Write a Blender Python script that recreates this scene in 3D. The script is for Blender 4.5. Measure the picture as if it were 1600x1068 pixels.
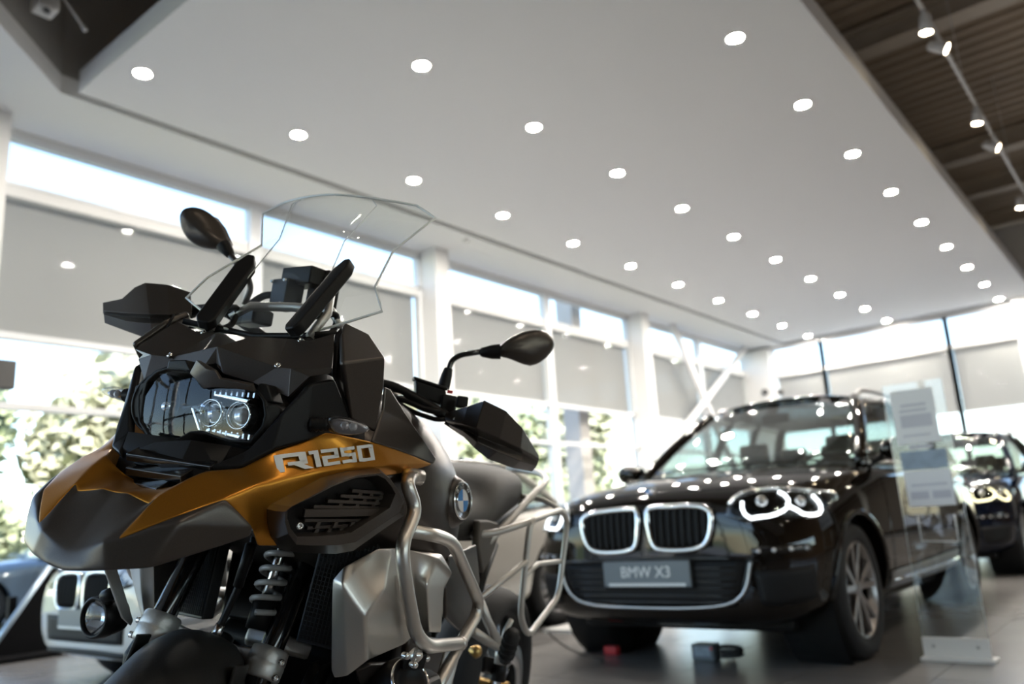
import bpy, bmesh, math, random
from math import pi, sin, cos, radians, sqrt
from mathutils import Vector, Matrix
from mathutils.bvhtree import BVHTree

for _o in list(bpy.data.objects):
    bpy.data.objects.remove(_o, do_unlink=True)
S = bpy.context.scene
C = S.collection
random.seed(7)

# ------------------------------------------------------------ camera
cam_d = bpy.data.cameras.new('camera')
cam_d.sensor_width = 36.0
cam_d.lens = 28.4625
cam_d.clip_start = 0.02
cam_d.clip_end = 500
cam_d.dof.use_dof = True
cam_d.dof.focus_distance = 1.30
cam_d.dof.aperture_fstop = 3.0
cam = bpy.data.objects.new('camera', cam_d)
C.objects.link(cam)
_r = Vector((0.63481727, -0.77034525, -0.05979316))
_u = Vector((-0.13478148, -0.18660345, 0.97314598))
_b = Vector((-0.760816, -0.60971087, -0.22228736))
cam.matrix_world = Matrix(((_r.x, _u.x, _b.x, 0), (_r.y, _u.y, _b.y, 0), (_r.z, _u.z, _b.z, 0.815), (0, 0, 0, 1)))
S.camera = cam

# ------------------------------------------------------------ sky, sun, exposure
W = bpy.data.worlds.new('sky')
S.world = W
W.use_nodes = True
_nt = W.node_tree
_bg = _nt.nodes['Background']
_sky = _nt.nodes.new('ShaderNodeTexSky')
_sky.sky_type = 'NISHITA'
_sky.sun_disc = False
_sky.sun_elevation = radians(38)
_sky.sun_rotation = radians(200)
_sky.air_density = 1.0
_sky.dust_density = 0.4
_nt.links.new(_sky.outputs[0], _bg.inputs[0])
_bg.inputs[1].default_value = 0.24
sun_d = bpy.data.lights.new('sun', 'SUN')
sun_d.energy = 4.0
sun_d.angle = radians(1.0)
sun_d.color = (1.0, 0.95, 0.87)
sun = bpy.data.objects.new('sun', sun_d)
C.objects.link(sun)
sun.rotation_euler = Vector((0.45, 0.75, -0.75)).to_track_quat('-Z', 'Y').to_euler()
S.view_settings.view_transform = 'Standard'
S.view_settings.look = 'None'
S.view_settings.gamma = 1.0
S.view_settings.use_curve_mapping = False
S.view_settings.exposure = 1.5
S.cycles.use_denoising = True
S.cycles.max_bounces = 8
S.cycles.diffuse_bounces = 4
S.cycles.transparent_max_bounces = 14
S.cycles.caustics_reflective = False
S.cycles.caustics_refractive = False
S.cycles.sample_clamp_indirect = 6.0

# ------------------------------------------------------------ materials
MATS = {}
def mat(name, col, rough=0.5, metal=0.0, coat=0.0, spec=0.5, bump=0.0, bscale=60.0, var=0.0, vscale=4.0, emit=0.0, ecol=None, alpha=None, flake=0.0):
    m = bpy.data.materials.new(name)
    m.use_nodes = True
    nt = m.node_tree
    b = nt.nodes['Principled BSDF']
    c4 = (col[0], col[1], col[2], 1)
    b.inputs['Base Color'].default_value = c4
    b.inputs['Roughness'].default_value = rough
    b.inputs['Metallic'].default_value = metal
    b.inputs['Coat Weight'].default_value = coat
    b.inputs['Coat Roughness'].default_value = 0.04
    b.inputs['Specular IOR Level'].default_value = spec
    tc = nt.nodes.new('ShaderNodeTexCoord')
    if var > 0 or flake > 0:
        n = nt.nodes.new('ShaderNodeTexNoise')
        n.inputs['Scale'].default_value = vscale if not flake else 900.0
        n.inputs['Detail'].default_value = 4
        nt.links.new(tc.outputs['Object'], n.inputs['Vector'])
        mx = nt.nodes.new('ShaderNodeMix')
        mx.data_type = 'RGBA'
        k = var if var > 0 else flake
        mx.inputs['A'].default_value = tuple(max(0, c * (1 - k)) for c in col) + (1,)
        mx.inputs['B'].default_value = tuple(min(1, c * (1 + k)) for c in col) + (1,)
        nt.links.new(n.outputs['Fac'], mx.inputs['Factor'])
        nt.links.new(mx.outputs['Result'], b.inputs['Base Color'])
    if bump > 0:
        n2 = nt.nodes.new('ShaderNodeTexNoise')
        n2.inputs['Scale'].default_value = bscale
        n2.inputs['Detail'].default_value = 3
        nt.links.new(tc.outputs['Object'], n2.inputs['Vector'])
        bp = nt.nodes.new('ShaderNodeBump')
        bp.inputs['Strength'].default_value = bump
        bp.inputs['Distance'].default_value = 0.002
        nt.links.new(n2.outputs['Fac'], bp.inputs['Height'])
        nt.links.new(bp.outputs['Normal'], b.inputs['Normal'])
    if emit > 0:
        b.inputs['Emission Color'].default_value = (ecol or col) + (1,) if len(ecol or col) == 3 else (ecol or col)
        b.inputs['Emission Strength'].default_value = emit
    MATS[name] = m
    return m

def glass(name, tint=(1, 1, 1), refl=1.0, rough=0.0, ior=1.45, base=0.0):
    """thin pane: tinted see-through plus a Fresnel mirror"""
    m = bpy.data.materials.new(name)
    m.use_nodes = True
    nt = m.node_tree
    nt.nodes.clear()
    out = nt.nodes.new('ShaderNodeOutputMaterial')
    tr = nt.nodes.new('ShaderNodeBsdfTransparent')
    tr.inputs[0].default_value = tint + (1,)
    gl = nt.nodes.new('ShaderNodeBsdfGlossy')
    gl.inputs['Roughness'].default_value = rough
    fr = nt.nodes.new('ShaderNodeFresnel')
    fr.inputs['IOR'].default_value = ior
    mu = nt.nodes.new('ShaderNodeMath')
    mu.operation = 'MULTIPLY_ADD'
    mu.inputs[1].default_value = refl
    mu.inputs[2].default_value = base
    mu.use_clamp = True
    geo = nt.nodes.new('ShaderNodeNewGeometry')
    mix = nt.nodes.new('ShaderNodeMixShader')
    sw = nt.nodes.new('ShaderNodeMath')      # keep the same index on both faces of the pane
    sw.operation = 'MULTIPLY_ADD'
    sw.inputs[1].default_value = 1.0 / ior - ior
    sw.inputs[2].default_value = ior
    nt.links.new(geo.outputs['Backfacing'], sw.inputs[0])
    nt.links.new(sw.outputs[0], fr.inputs['IOR'])
    nt.links.new(fr.outputs[0], mu.inputs[0])
    nt.links.new(mu.outputs[0], mix.inputs[0])
    nt.links.new(tr.outputs[0], mix.inputs[1])
    nt.links.new(gl.outputs[0], mix.inputs[2])
    nt.links.new(mix.outputs[0], out.inputs[0])
    MATS[name] = m
    return m

# ------------------------------------------------------------ objects
def tag(o, label=None, cat=None, group=None, kind=None):
    if label: o['label'] = label
    if cat: o['category'] = cat
    if group: o['group'] = group
    if kind: o['kind'] = kind
    return o

def empty(name, loc=(0, 0, 0), rz=0.0):
    o = bpy.data.objects.new(name, None)
    o.empty_display_size = 0.2
    C.objects.link(o)
    o.location = loc
    o.rotation_euler = (0, 0, rz)
    return o

def link(name, me, m, parent=None):
    o = bpy.data.objects.new(name, me)
    C.objects.link(o)
    if m is not None and not me.materials:
        me.materials.append(MATS[m] if isinstance(m, str) else m)
    if parent is not None:
        o.parent = parent
    return o

def mesh(name, verts, faces, m, parent=None, mirror=False, solid=0.0, soff=0.0, bevel=0.0, bseg=2, bang=25, sub=0, smooth=True, crease=None, recalc=True, merge=1e-5):
    verts = [tuple(v) for v in verts]
    faces = [tuple(f) for f in faces]
    if mirror:
        n = len(verts)
        verts = verts + [(v[0], -v[1], v[2]) for v in verts]
        faces = faces + [tuple(i + n for i in reversed(f)) for f in faces]
    me = bpy.data.meshes.new(name)
    bm = bmesh.new()
    vs = [bm.verts.new(v) for v in verts]
    for f in faces:
        try:
            bm.faces.new([vs[i] for i in f])
        except ValueError:
            pass
    bmesh.ops.remove_doubles(bm, verts=bm.verts, dist=merge)
    if recalc:
        bmesh.ops.recalc_face_normals(bm, faces=bm.faces)
    bm.to_mesh(me)
    bm.free()
    if smooth:
        me.polygons.foreach_set('use_smooth', [True] * len(me.polygons))
    o = link(name, me, m, parent)
    if sub and not bevel:
        s = o.modifiers.new('sub', 'SUBSURF'); s.levels = sub; s.render_levels = sub
    if solid:
        s = o.modifiers.new('solid', 'SOLIDIFY'); s.thickness = solid; s.offset = soff; s.use_even_offset = False
    if bevel:
        s = o.modifiers.new('bevel', 'BEVEL'); s.width = bevel; s.segments = bseg; s.limit_method = 'ANGLE'; s.angle_limit = radians(bang)
        s.harden_normals = False
        if sub:
            s = o.modifiers.new('sub', 'SUBSURF'); s.levels = sub; s.render_levels = sub
        else:
            s = o.modifiers.new('wn', 'WEIGHTED_NORMAL'); s.keep_sharp = True
    return o

def boxv(x0, x1, y0, y1, z0, z1):
    return ([(x0, y0, z0), (x1, y0, z0), (x1, y1, z0), (x0, y1, z0), (x0, y0, z1), (x1, y0, z1), (x1, y1, z1), (x0, y1, z1)],
            [(0, 3, 2, 1), (4, 5, 6, 7), (0, 1, 5, 4), (1, 2, 6, 5), (2, 3, 7, 6), (3, 0, 4, 7)])

def box(name, x0, x1, y0, y1, z0, z1, m, parent=None, bevel=0.0):
    v, f = boxv(x0, x1, y0, y1, z0, z1)
    return mesh(name, v, f, m, parent, bevel=bevel, smooth=bool(bevel))

def boxes(name, bl, m, parent=None):
    V, F = [], []
    for b in bl:
        v, f = boxv(*b)
        n = len(V)
        V += v
        F += [tuple(i + n for i in q) for q in f]
    return mesh(name, V, F, m, parent, smooth=False, merge=0)

def obox(name, c, ux, uy, uz, m, parent=None, bevel=0.0):
    """box with half-extent vectors"""
    c, ux, uy, uz = map(Vector, (c, ux, uy, uz))
    V = [c + a * ux + b * uy + d * uz for d in (-1, 1) for a, b in ((-1, -1), (1, -1), (1, 1), (-1, 1))]
    return mesh(name, V, [(0, 3, 2, 1), (4, 5, 6, 7), (0, 1, 5, 4), (1, 2, 6, 5), (2, 3, 7, 6), (3, 0, 4, 7)], m, parent, bevel=bevel, smooth=bool(bevel))

def round_path(pts, rad, k=4, closed=False):
    pts = [Vector(p) for p in pts]
    n = len(pts)
    out = []
    for i, p in enumerate(pts):
        if not closed and i in (0, n - 1):
            out.append(p); continue
        a, b = pts[i - 1], pts[(i + 1) % n]
        da, db = (a - p), (b - p)
        r = min(rad, da.length * 0.48, db.length * 0.48)
        pa, pb = p + da.normalized() * r, p + db.normalized() * r
        for j in range(k + 1):
            t = j / k
            out.append(pa * (1 - t) ** 2 + p * 2 * t * (1 - t) + pb * t * t)
    return out

def sweep(pts, r, n=10, closed=False, cap=True):
    pts = [Vector(p) for p in pts]
    q = [pts[0]]
    for p in pts[1:]:
        if (p - q[-1]).length > 1e-6: q.append(p)
    pts = q
    N = len(pts)
    rs = r if isinstance(r, (list, tuple)) else [r] * N
    if len(rs) != N:
        rs = [rs[0] + (rs[-1] - rs[0]) * i / (N - 1) for i in range(N)]
    V, F = [], []
    prev = None
    for i, p in enumerate(pts):
        if closed:
            t = (pts[(i + 1) % N] - pts[i - 1]).normalized()
        else:
            t = (pts[min(i + 1, N - 1)] - pts[max(i - 1, 0)]).normalized()
        if prev is None:
            a = Vector((0, 0, 1)) if abs(t.z) < 0.9 else Vector((1, 0, 0))
            u = t.cross(a).normalized()
        else:
            u = (prev - t * prev.dot(t)).normalized()
        prev = u
        v = t.cross(u)
        for j in range(n):
            an = 2 * pi * j / n
            V.append(p + (u * cos(an) + v * sin(an)) * rs[i])
    for i in range(N if closed else N - 1):
        for j in range(n):
            i2 = (i + 1) % N
            F.append((i * n + j, i * n + (j + 1) % n, i2 * n + (j + 1) % n, i2 * n + j))
    if cap and not closed:
        F.append(tuple(range(n - 1, -1, -1)))
        F.append(tuple((N - 1) * n + j for j in range(n)))
    return V, F

def tube(name, pts, r, m, parent=None, n=10, rad=0.0, closed=False, k=4):
    if rad:
        pts = round_path(pts, rad, k, closed)
    V, F = sweep(pts, r, n, closed)
    return mesh(name, V, F, m, parent, merge=0)

def frame_of(d):
    d = Vector(d).normalized()
    a = Vector((0, 0, 1)) if abs(d.z) < 0.9 else Vector((1, 0, 0))
    u = d.cross(a).normalized()
    return d, u, d.cross(u)

def lathev(c, d, prof, n=24, close=False):
    """revolve (t, r) profile about axis d through c"""
    c = Vector(c)
    d, u, v = frame_of(d)
    V, F = [], []
    for t, r in prof:
        for j in range(n):
            a = 2 * pi * j / n
            V.append(c + d * t + (u * cos(a) + v * sin(a)) * max(r, 1e-5))
    m = len(prof)
    for i in range(m if close else m - 1):
        i2 = (i + 1) % m
        for j in range(n):
            F.append((i * n + j, i * n + (j + 1) % n, i2 * n + (j + 1) % n, i2 * n + j))
    return V, F

def lathe(name, c, d, prof, m, parent=None, n=24, close=False, bevel=0):
    V, F = lathev(c, d, prof, n, close)
    return mesh(name, V, F, m, parent, merge=1e-4, bevel=bevel)

def joinv(*vf):
    V, F = [], []
    for v, f in vf:
        n = len(V)
        V += list(v)
        F += [tuple(i + n for i in q) for q in f]
    return V, F

def pillow(name, outline, front, back, m, parent=None, inset=0.55, sub=2, mid=None, grow=1.07):
    """closed cushion over an outline, bulging by the two vectors"""
    P = [Vector(p) for p in outline]
    n = len(P)
    c = sum(P, Vector()) / n if mid is None else Vector(mid)
    fr, bk = Vector(front), Vector(back)
    P = [c + (p - c) * grow for p in P]
    V = list(P) + [c + (p - c) * inset + fr for p in P] + [c + fr * 1.15] + [c + (p - c) * inset + bk for p in P] + [c + bk * 1.1]
    F = []
    for i in range(n):
        j = (i + 1) % n
        F += [(i, j, n + j, n + i), (n + i, n + j, 2 * n), (j, i, 2 * n + 1 + i, 2 * n + 1 + j), (2 * n + 1 + j, 2 * n + 1 + i, 3 * n + 1)]
    return mesh(name, V, F, m, parent, sub=sub)

def rings(name, rl, m, parent=None, cap0=False, cap1=True, closed=True, **kw):
    """skin a list of rings with equal point counts"""
    n = len(rl[0])
    V = [p for r in rl for p in r]
    F = []
    for i in range(len(rl) - 1):
        for j in range(n if closed else n - 1):
            k = (j + 1) % n
            F.append((i * n + j, i * n + k, (i + 1) * n + k, (i + 1) * n + j))
    if cap0: F.append(tuple(range(n - 1, -1, -1)))
    if cap1: F.append(tuple((len(rl) - 1) * n + j for j in range(n)))
    return mesh(name, V, F, m, parent, **kw)

def prism(name, pts, vec, m, parent=None, **kw):
    """polygon extruded along vec"""
    P = [Vector(p) for p in pts]
    v = Vector(vec)
    return rings(name, [P, [p + v for p in P]], m, parent, cap0=True, cap1=True, **kw)

def dup(o, parent=None):
    c = o.copy()
    C.objects.link(c)
    c.parent = parent
    for ch in o.children:
        dup(ch, c)
    return c

def lerp(a, b, t):
    return tuple(x + (y - x) * t for x, y in zip(a, b))

# ------------------------------------------------------------ room materials
mat('plaster', (0.80, 0.80, 0.79), 0.7, bump=0.05, bscale=40)
mat('ceiling_paint', (0.85, 0.85, 0.84), 0.75, bump=0.04, bscale=30)
mat('riser_paint', (0.34, 0.33, 0.31), 0.8, bump=0.04, bscale=30)
mat('frame_white', (0.78, 0.80, 0.82), 0.35)
mat('shade_fabric', (0.56, 0.54, 0.525), 0.85, bump=0.1, bscale=400)
_m = MATS['shade_fabric'].node_tree
_t = _m.nodes.new('ShaderNodeBsdfTranslucent')
_t.inputs[0].default_value = (0.50, 0.48, 0.465, 1)
_x = _m.nodes.new('ShaderNodeMixShader')
_x.inputs[0].default_value = 0.5
_m.links.new(_m.nodes['Principled BSDF'].outputs[0], _x.inputs[1])
_m.links.new(_t.outputs[0], _x.inputs[2])
_m.links.new(_x.outputs[0], _m.nodes['Material Output'].inputs[0])
mat('shade_bar', (0.55, 0.55, 0.55), 0.4, 0.5)
mat('joint', (0.11, 0.11, 0.11), 0.8, var=0.2)
mat('tile', (0.20, 0.193, 0.187), 0.26, bump=0.05, bscale=25, var=0.14, vscale=2.5)
mat('roof_deck', (0.42, 0.345, 0.26), 0.7, var=0.15, vscale=1.0)
mat('roof_beam', (0.62, 0.55, 0.45), 0.6, var=0.1)
mat('back_wall', (0.16, 0.14, 0.125), 0.7, var=0.1)
mat('warm_wall', (0.26, 0.16, 0.09), 0.6, var=0.2, vscale=1.0)
mat('lamp_on', (1, 1, 1), 0.5, emit=450.0, ecol=(1.0, 0.93, 0.84))
mat('spot_on', (1, 1, 1), 0.5, emit=40.0, ecol=(1.0, 0.80, 0.52))
mat('lamp_white', (0.75, 0.75, 0.73), 0.4)
mat('bare_pole', (0.8, 0.8, 0.8), 0.4)
glass('pane_glass', (0.96, 0.985, 0.98), 0.2, 0.0, 1.45)

def struct(o, label, cat):
    return tag(o, label, cat, kind='structure')

ZC = 5.27          # underside of the lowered ceiling
ZR = 7.3           # roof deck
YW = 9.0           # window wall

# ------------------------------------------------------------ floor of square tiles
fl = boxes('floor', [(-9.2, 22.2, -11.2, 9.2, -0.25, -0.006)], 'joint')
struct(fl, 'grey tiled showroom floor with thin dark joints', 'floor')
T = 0.6
tv, tf = boxv(0.002, T - 0.002, 0.002, T - 0.002, -0.012, 0.0)
tile_me = None
x_first, y_first = 4.98 - 6 * T, 1.09 - 4 * T
near_tiles = set()
for i in range(15):
    for j in range(17):
        x, y = x_first + i * T, y_first + j * T
        if y + T > 9.2: continue
        near_tiles.add((i, j))
        if tile_me is None:
            o = mesh('floor_tile', tv, tf, 'tile', fl, smooth=False)
            tile_me = o.data
        else:
            o = link('floor_tile', tile_me, None, fl)
        o.location = (x, y, 0)
V, F = [], []
for i in range(-18, 29):
    for j in range(-16, 17):
        if (i, j) in near_tiles: continue
        x, y = x_first + i * T, y_first + j * T
        if x < -9.1 or x + T > 22.1 or y < -11.1 or y + T > 9.1: continue
        n = len(V)
        V += [(x + 0.002, y + 0.002, 0), (x + T - 0.002, y + 0.002, 0), (x + T - 0.002, y + T - 0.002, 0), (x + 0.002, y + T - 0.002, 0)]
        F.append((n, n + 1, n + 2, n + 3))
o = mesh('far_floor_tiles', V, F, 'tile', fl, smooth=False, merge=0)
o['kind'] = 'stuff'

# ------------------------------------------------------------ ceilings
cl = box('ceiling', 3.05, 21.45, 1.87, 7.76, ZC, ZC + 0.24, 'ceiling_paint')
struct(cl, 'large white lowered ceiling panel with round recessed downlights', 'ceiling')
# soffit along the window wall with a diagonal inner edge near the camera
pl = [(21.8, 7.90), (2.93, 7.88), (-2.2, 2.95), (-2.2, -11), (-9, -11), (-9, 9.2), (21.8, 9.2)]
V = [(x, y, ZC) for x, y in pl] + [(x, y, ZC + 0.2) for x, y in pl]
n = len(pl)
F = [tuple(range(n)), tuple(range(2 * n - 1, n - 1, -1))] + [(i, (i + 1) % n, n + (i + 1) % n, n + i) for i in range(n)]
so = mesh('ceiling', V, F, 'ceiling_paint', smooth=False)
struct(so, 'white perimeter ceiling above the window wall with diagonal near edge', 'ceiling')
V, F = [], []
for a, b in (((21.8, 7.92), (2.93, 7.90)), ((2.93, 7.90), (-2.2, 2.97)), ((-2.2, 2.97), (-2.2, -11))):
    n = len(V)
    V += [(a[0], a[1], ZC + 0.01), (b[0], b[1], ZC + 0.01), (b[0], b[1], ZR), (a[0], a[1], ZR)]
    F.append((n, n + 1, n + 2, n + 3))
o = mesh('trim_1', V, F, 'riser_paint', smooth=False, solid=0.03)
struct(o, 'brown-grey riser wall above the gap beside the lowered ceiling', 'riser')
# corrugated roof deck, ribs run across the hall
V, F = [], []
k = 0
x = -9.2
prof = [(0.0, 0.0), (0.11, 0.0), (0.14, 0.06), (0.26, 0.06), (0.29, 0.0)]
while x < 22.2:
    for dx, dz in prof[:-1]:
        V += [(x + dx, -11.2, ZR + dz), (x + dx, 9.2, ZR + dz)]
    x += 0.29
for i in range(len(V) // 2 - 1):
    F.append((2 * i, 2 * i + 1, 2 * i + 3, 2 * i + 2))
rd = mesh('ceiling', V, F, 'roof_deck', smooth=False)
struct(rd, 'dark brown corrugated roof deck above the track lights', 'ceiling')
o = box('roof_slab', -9.4, 22.4, -11.4, 9.4, ZR + 0.1, ZR + 0.3, 'roof_deck', rd)
for bx in (-1.5, 2.0, 6.5, 11.2, 16.4, 18.6, 21.2):
    boxes('roof_beam', [(bx - 0.16, bx + 0.16, -11, 7.85, ZR - 0.36, ZR - 0.33), (bx - 0.16, bx + 0.16, -11, 7.85, ZR - 0.05, ZR - 0.01), (bx - 0.015, bx + 0.015, -11, 7.85, ZR - 0.34, ZR - 0.03)], 'roof_beam', rd)
for by in (-6.0, -1.0):
    boxes('roof_beam', [(-9, 21.8, by - 0.1, by + 0.1, ZR - 0.5, ZR - 0.36)], 'roof_beam', rd)

# ------------------------------------------------------------ window wall (left)
COLX = [(2.45 + 6.45 * k, 2.76 + 6.45 * k) for k in range(-2, 4)]
wl = boxes('wall_left', [(-9.2, 22.1, YW - 0.06, YW + 0.10, 5.20, ZR + 0.1), (-9.2, 22.1, YW - 0.04, YW + 0.10, 4.52, 4.64), (-9.2, 22.1, YW - 0.05, YW + 0.10, -0.2, 0.08)], 'plaster')
struct(wl, 'white window wall with slim bands above and below the blinds', 'wall')
for a, b in COLX:
    box('column', a, b, 8.6, YW + 0.12, 0, ZC, 'plaster', wl)
wn = 0
for k in range(-2, 3):
    xa, xb = COLX[k + 2][1], COLX[k + 3][0]
    xm = (xa + xb) / 2 + 0.02
    for h, (p, q) in enumerate(((xa, xm), (xm, xb))):
        wn += 1
        fx0, fx1 = p, q
        bars = []
        for zz in (2.30, 3.02):
            if k >= 0 or zz < 3:
                bars.append((fx0, fx1, YW - 0.05, YW + 0.05, zz - 0.035, zz + 0.035))
        if h == 0:
            bars.append((fx1 - 0.09, fx1 + 0.09, YW - 0.07, YW + 0.07, 0.08, 5.2))
        bars += [(fx0, fx0 + 0.05, YW - 0.05, YW + 0.05, 0.08, 5.2), (fx1 - 0.05, fx1, YW - 0.05, YW + 0.05, 0.08, 5.2),
                 (fx0, fx1, YW - 0.05, YW + 0.05, 5.15, 5.2), (fx0, fx1, YW - 0.05, YW + 0.05, 4.64, 4.68)]
        w = boxes('window_%d' % wn, bars, 'frame_white')
        struct(w, 'tall white-framed window bay number %d along the blind-covered wall' % wn, 'window')
        for (z0, z1) in ((4.66, 5.17), (2.32, 4.54), (0.1, 2.28)):
            mesh('pane', [(fx0, YW, z0), (fx1, YW, z0), (fx1, YW, z1), (fx0, YW, z1)], [(0, 1, 2, 3)], 'pane_glass', w, smooth=False)
        if k >= 0:
            pos = {1: 'nearest the left edge', 2: 'behind the motorcycle windscreen', 3: 'behind the long mirror', 4: 'left of the second column', 5: 'behind the slanted brace', 6: 'at the far corner'}[2 * k + h + 1]
            s = empty('roller_blind', ((fx0 + fx1) / 2, YW + 0.09, 3.0))
            tag(s, 'grey roller blind half lowered over the window wall, ' + pos, 'blind', 'grey roller blinds on the window wall')
            wd = (fx1 - fx0) / 2 - 0.07
            box('fabric', -wd, wd, -0.004, 0.004, 0.03, 1.60, 'shade_fabric', s)
            box('bottom_bar', -wd, wd, -0.015, 0.015, 0.0, 0.035, 'shade_bar', s)
            lathe('roller', (-wd, 0, 1.58), (1, 0, 0), [(0, 0.0), (0, 0.03), (2 * wd, 0.03), (2 * wd, 0)], 'shade_bar', s, n=10)

# ------------------------------------------------------------ far wall
XF = 21.8
fw_ = boxes('wall_far', [(XF, XF + 0.2, -11.2, 9.2, 5.17, ZR + 0.1), (XF, XF + 0.2, -11.2, 9.2, 4.40, 4.50), (XF, XF + 0.2, -11.2, 9.2, -0.2, 0.12),
                         (XF - 0.25, XF + 0.2, 8.25, 9.1, 0, 5.2), (XF - 0.25, XF + 0.1, 1.85, 2.35, 0, ZR), (XF - 0.25, XF + 0.1, -4.6, -4.1, 0, ZR)], 'plaster')
struct(fw_, 'white far end wall with a strip of high windows', 'wall')
ys = [8.25, 6.9, 3.85, 2.35]
fwin = 0
for a, b in zip(ys[:-1], ys[1:]):
    fwin += 1
    wn += 1
    w = boxes('window_%d' % wn, [(XF, XF + 0.1, a - 0.05, a + 0.05, 0.1, 5.2), (XF, XF + 0.1, b - 0.05, b + 0.05, 0.1, 5.2), (XF, XF + 0.1, b, a, 2.2, 2.27)], 'frame_white')
    struct(w, ('far wall window above the black car roof, narrow', 'far wall window, widest of the high strip', 'far wall window at the right end of the high strip')[fwin - 1], 'window')
    for z0, z1 in ((4.5, 5.17), (0.1, 4.42)):
        mesh('pane', [(XF + 0.04, b, z0), (XF + 0.04, a, z0), (XF + 0.04, a, z1), (XF + 0.04, b, z1)], [(0, 1, 2, 3)], 'pane_glass', w, smooth=False)
    s = empty('roller_blind', (XF + 0.1, (a + b) / 2, 2.85))
    tag(s, ('grey roller blind on the far wall in the corner', 'grey roller blind on the far wall, widest one', 'grey roller blind on the far wall beside the right column')[fwin - 1], 'blind', 'grey roller blinds on the far wall')
    wd = (a - b) / 2 - 0.06
    box('fabric', -0.004, 0.004, -wd, wd, 0.03, 1.62, 'shade_fabric', s)
    box('bottom_bar', -0.015, 0.015, -wd, wd, 0, 0.035, 'shade_bar', s)
wn += 1
w = boxes('window_%d' % wn, [(XF, XF + 0.1, y - 0.05, y + 0.05, 0.1, 5.2) for y in (1.8, -1.0)] + [(XF, XF + 0.1, -1.0, 1.8, 2.75, 2.82)], 'frame_white')
struct(w, 'far wall window right of the wide column, at the frame edge', 'window')
for z0, z1 in ((4.5, 5.17), (0.1, 2.78)):
    mesh('pane', [(XF + 0.04, -1.0, z0), (XF + 0.04, 1.8, z0), (XF + 0.04, 1.8, z1), (XF + 0.04, -1.0, z1)], [(0, 1, 2, 3)], 'pane_glass', w, smooth=False)
s = empty('roller_blind', (XF + 0.1, 0.4, 2.85))
tag(s, 'grey roller blind on the far wall right of the wide column', 'blind', 'grey roller blinds on the far wall')
box('fabric', -0.004, 0.004, -1.34, 1.34, 0.03, 1.62, 'shade_fabric', s)
box('bottom_bar', -0.015, 0.015, -1.34, 1.34, 0, 0.035, 'shade_bar', s)
boxes('far_panel', [(XF, XF + 0.15, -11.2, -1.0, 0, 5.3)], 'back_wall', fw_)

# ------------------------------------------------------------ walls behind the camera
wb = boxes('wall_back', [(-9.2, -9.0, -11.2, 9.2, 5.0, ZR + 0.1), (-9.2, -9.0, -11.2, 1.5, 0, 5.1)], 'back_wall')
struct(wb, 'white end wall with a glazed shop front', 'wall')
wn += 1
w = boxes('window_%d' % wn, [(-9.15, -9.05, y - 0.06, y + 0.06, 0, 5.0) for y in (1.5, 4, 6.5, 9)] + [(-9.15, -9.05, 1.5, 9, z - 0.05, z + 0.05) for z in (0.05, 2.5, 4.95)], 'joint')
struct(w, 'dark framed shop front glazing at the near end', 'window')
for y in (1.5, 4, 6.5):
    mesh('pane', [(-9.1, y, 0), (-9.1, y + 2.5, 0), (-9.1, y + 2.5, 5), (-9.1, y, 5)], [(0, 1, 2, 3)], 'pane_glass', w, smooth=False)
wr = boxes('wall_right', [(-9.2, 22.1, -11.2, -11.0, 2.6, ZR + 0.1), (-9.2, 22.1, -11.2, -11.0, -0.2, 1.5), (-9.2, -4.0, -11.2, -11.0, 1.5, 2.6), (12, 22.1, -11.2, -11.0, 1.5, 2.6)], 'warm_wall')
struct(wr, 'brown side wall with a long strip window', 'wall')
wn += 1
w = boxes('window_%d' % wn, [(x - 0.05, x + 0.05, -11.15, -11.05, 1.5, 2.6) for x in (-4, 0, 4, 8, 12)], 'joint')
struct(w, 'long strip window in the brown side wall', 'window')
for x in (-4, 0, 4, 8):
    mesh('pane', [(x, -11.1, 1.5), (x + 4, -11.1, 1.5), (x + 4, -11.1, 2.6), (x, -11.1, 2.6)], [(0, 1, 2, 3)], 'pane_glass', w, smooth=False)

# slanted wind braces in the last bay
for a, b, lab in (((16.8124, 8.72, 5.4687), (18.5599, 8.72, 3.1766), 'left'), ((21.0953, 8.72, 5.2091), (17.5926, 8.72, 3.1133), 'right')):
    a, b = Vector(a), Vector(b)
    d = (b - a)
    b2 = a + d * ((a.z - 0.6) / (a.z - b.z))
    o = tube('wind_brace', [a, b2], 0.085, 'bare_pole', n=12)
    tag(o, 'white round steel brace slanting before the last blinds, %s one of the V' % lab, 'brace', 'slanted steel braces', 'structure')

# ------------------------------------------------------------ downlights
ring_me = lens_me = None
rows = (('window-side row', 7.0, 0), ('middle row', 5.02, 0), ('row nearest the track lights', 2.553, 0))
ordn = ['first', 'second', 'third', 'fourth', 'fifth', 'sixth', 'seventh', 'eighth', 'ninth', 'tenth', 'last']
for rn, y, i0 in rows:
    vis = {7.0: 0, 5.02: 1, 2.553: 2}[y]
    for i in range(vis, 11):
        t = empty('downlight', (3.32 + 1.794 * i, y, ZC))
        idx = i - vis
        nm = ordn[idx] if i < 10 else 'last'
        tag(t, 'round recessed ceiling downlight, %s from the near end of the %s' % (nm, rn), 'downlight', 'recessed downlights in the lowered ceiling')
        if ring_me is None:
            o = lathe('trim_ring', (0, 0, 0), (0, 0, -1), [(-0.002, 0.074), (0.006, 0.076), (0.007, 0.092), (-0.001, 0.095)], 'lamp_white', t, n=24)
            ring_me = o.data
            o = lathe('lens', (0, 0, 0), (0, 0, -1), [(0.003, 0.0), (0.003, 0.075)], 'lamp_on', t, n=24)
            lens_me = o.data
        else:
            link('trim_ring', ring_me, None, t)
            link('lens', lens_me, None, t)

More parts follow.
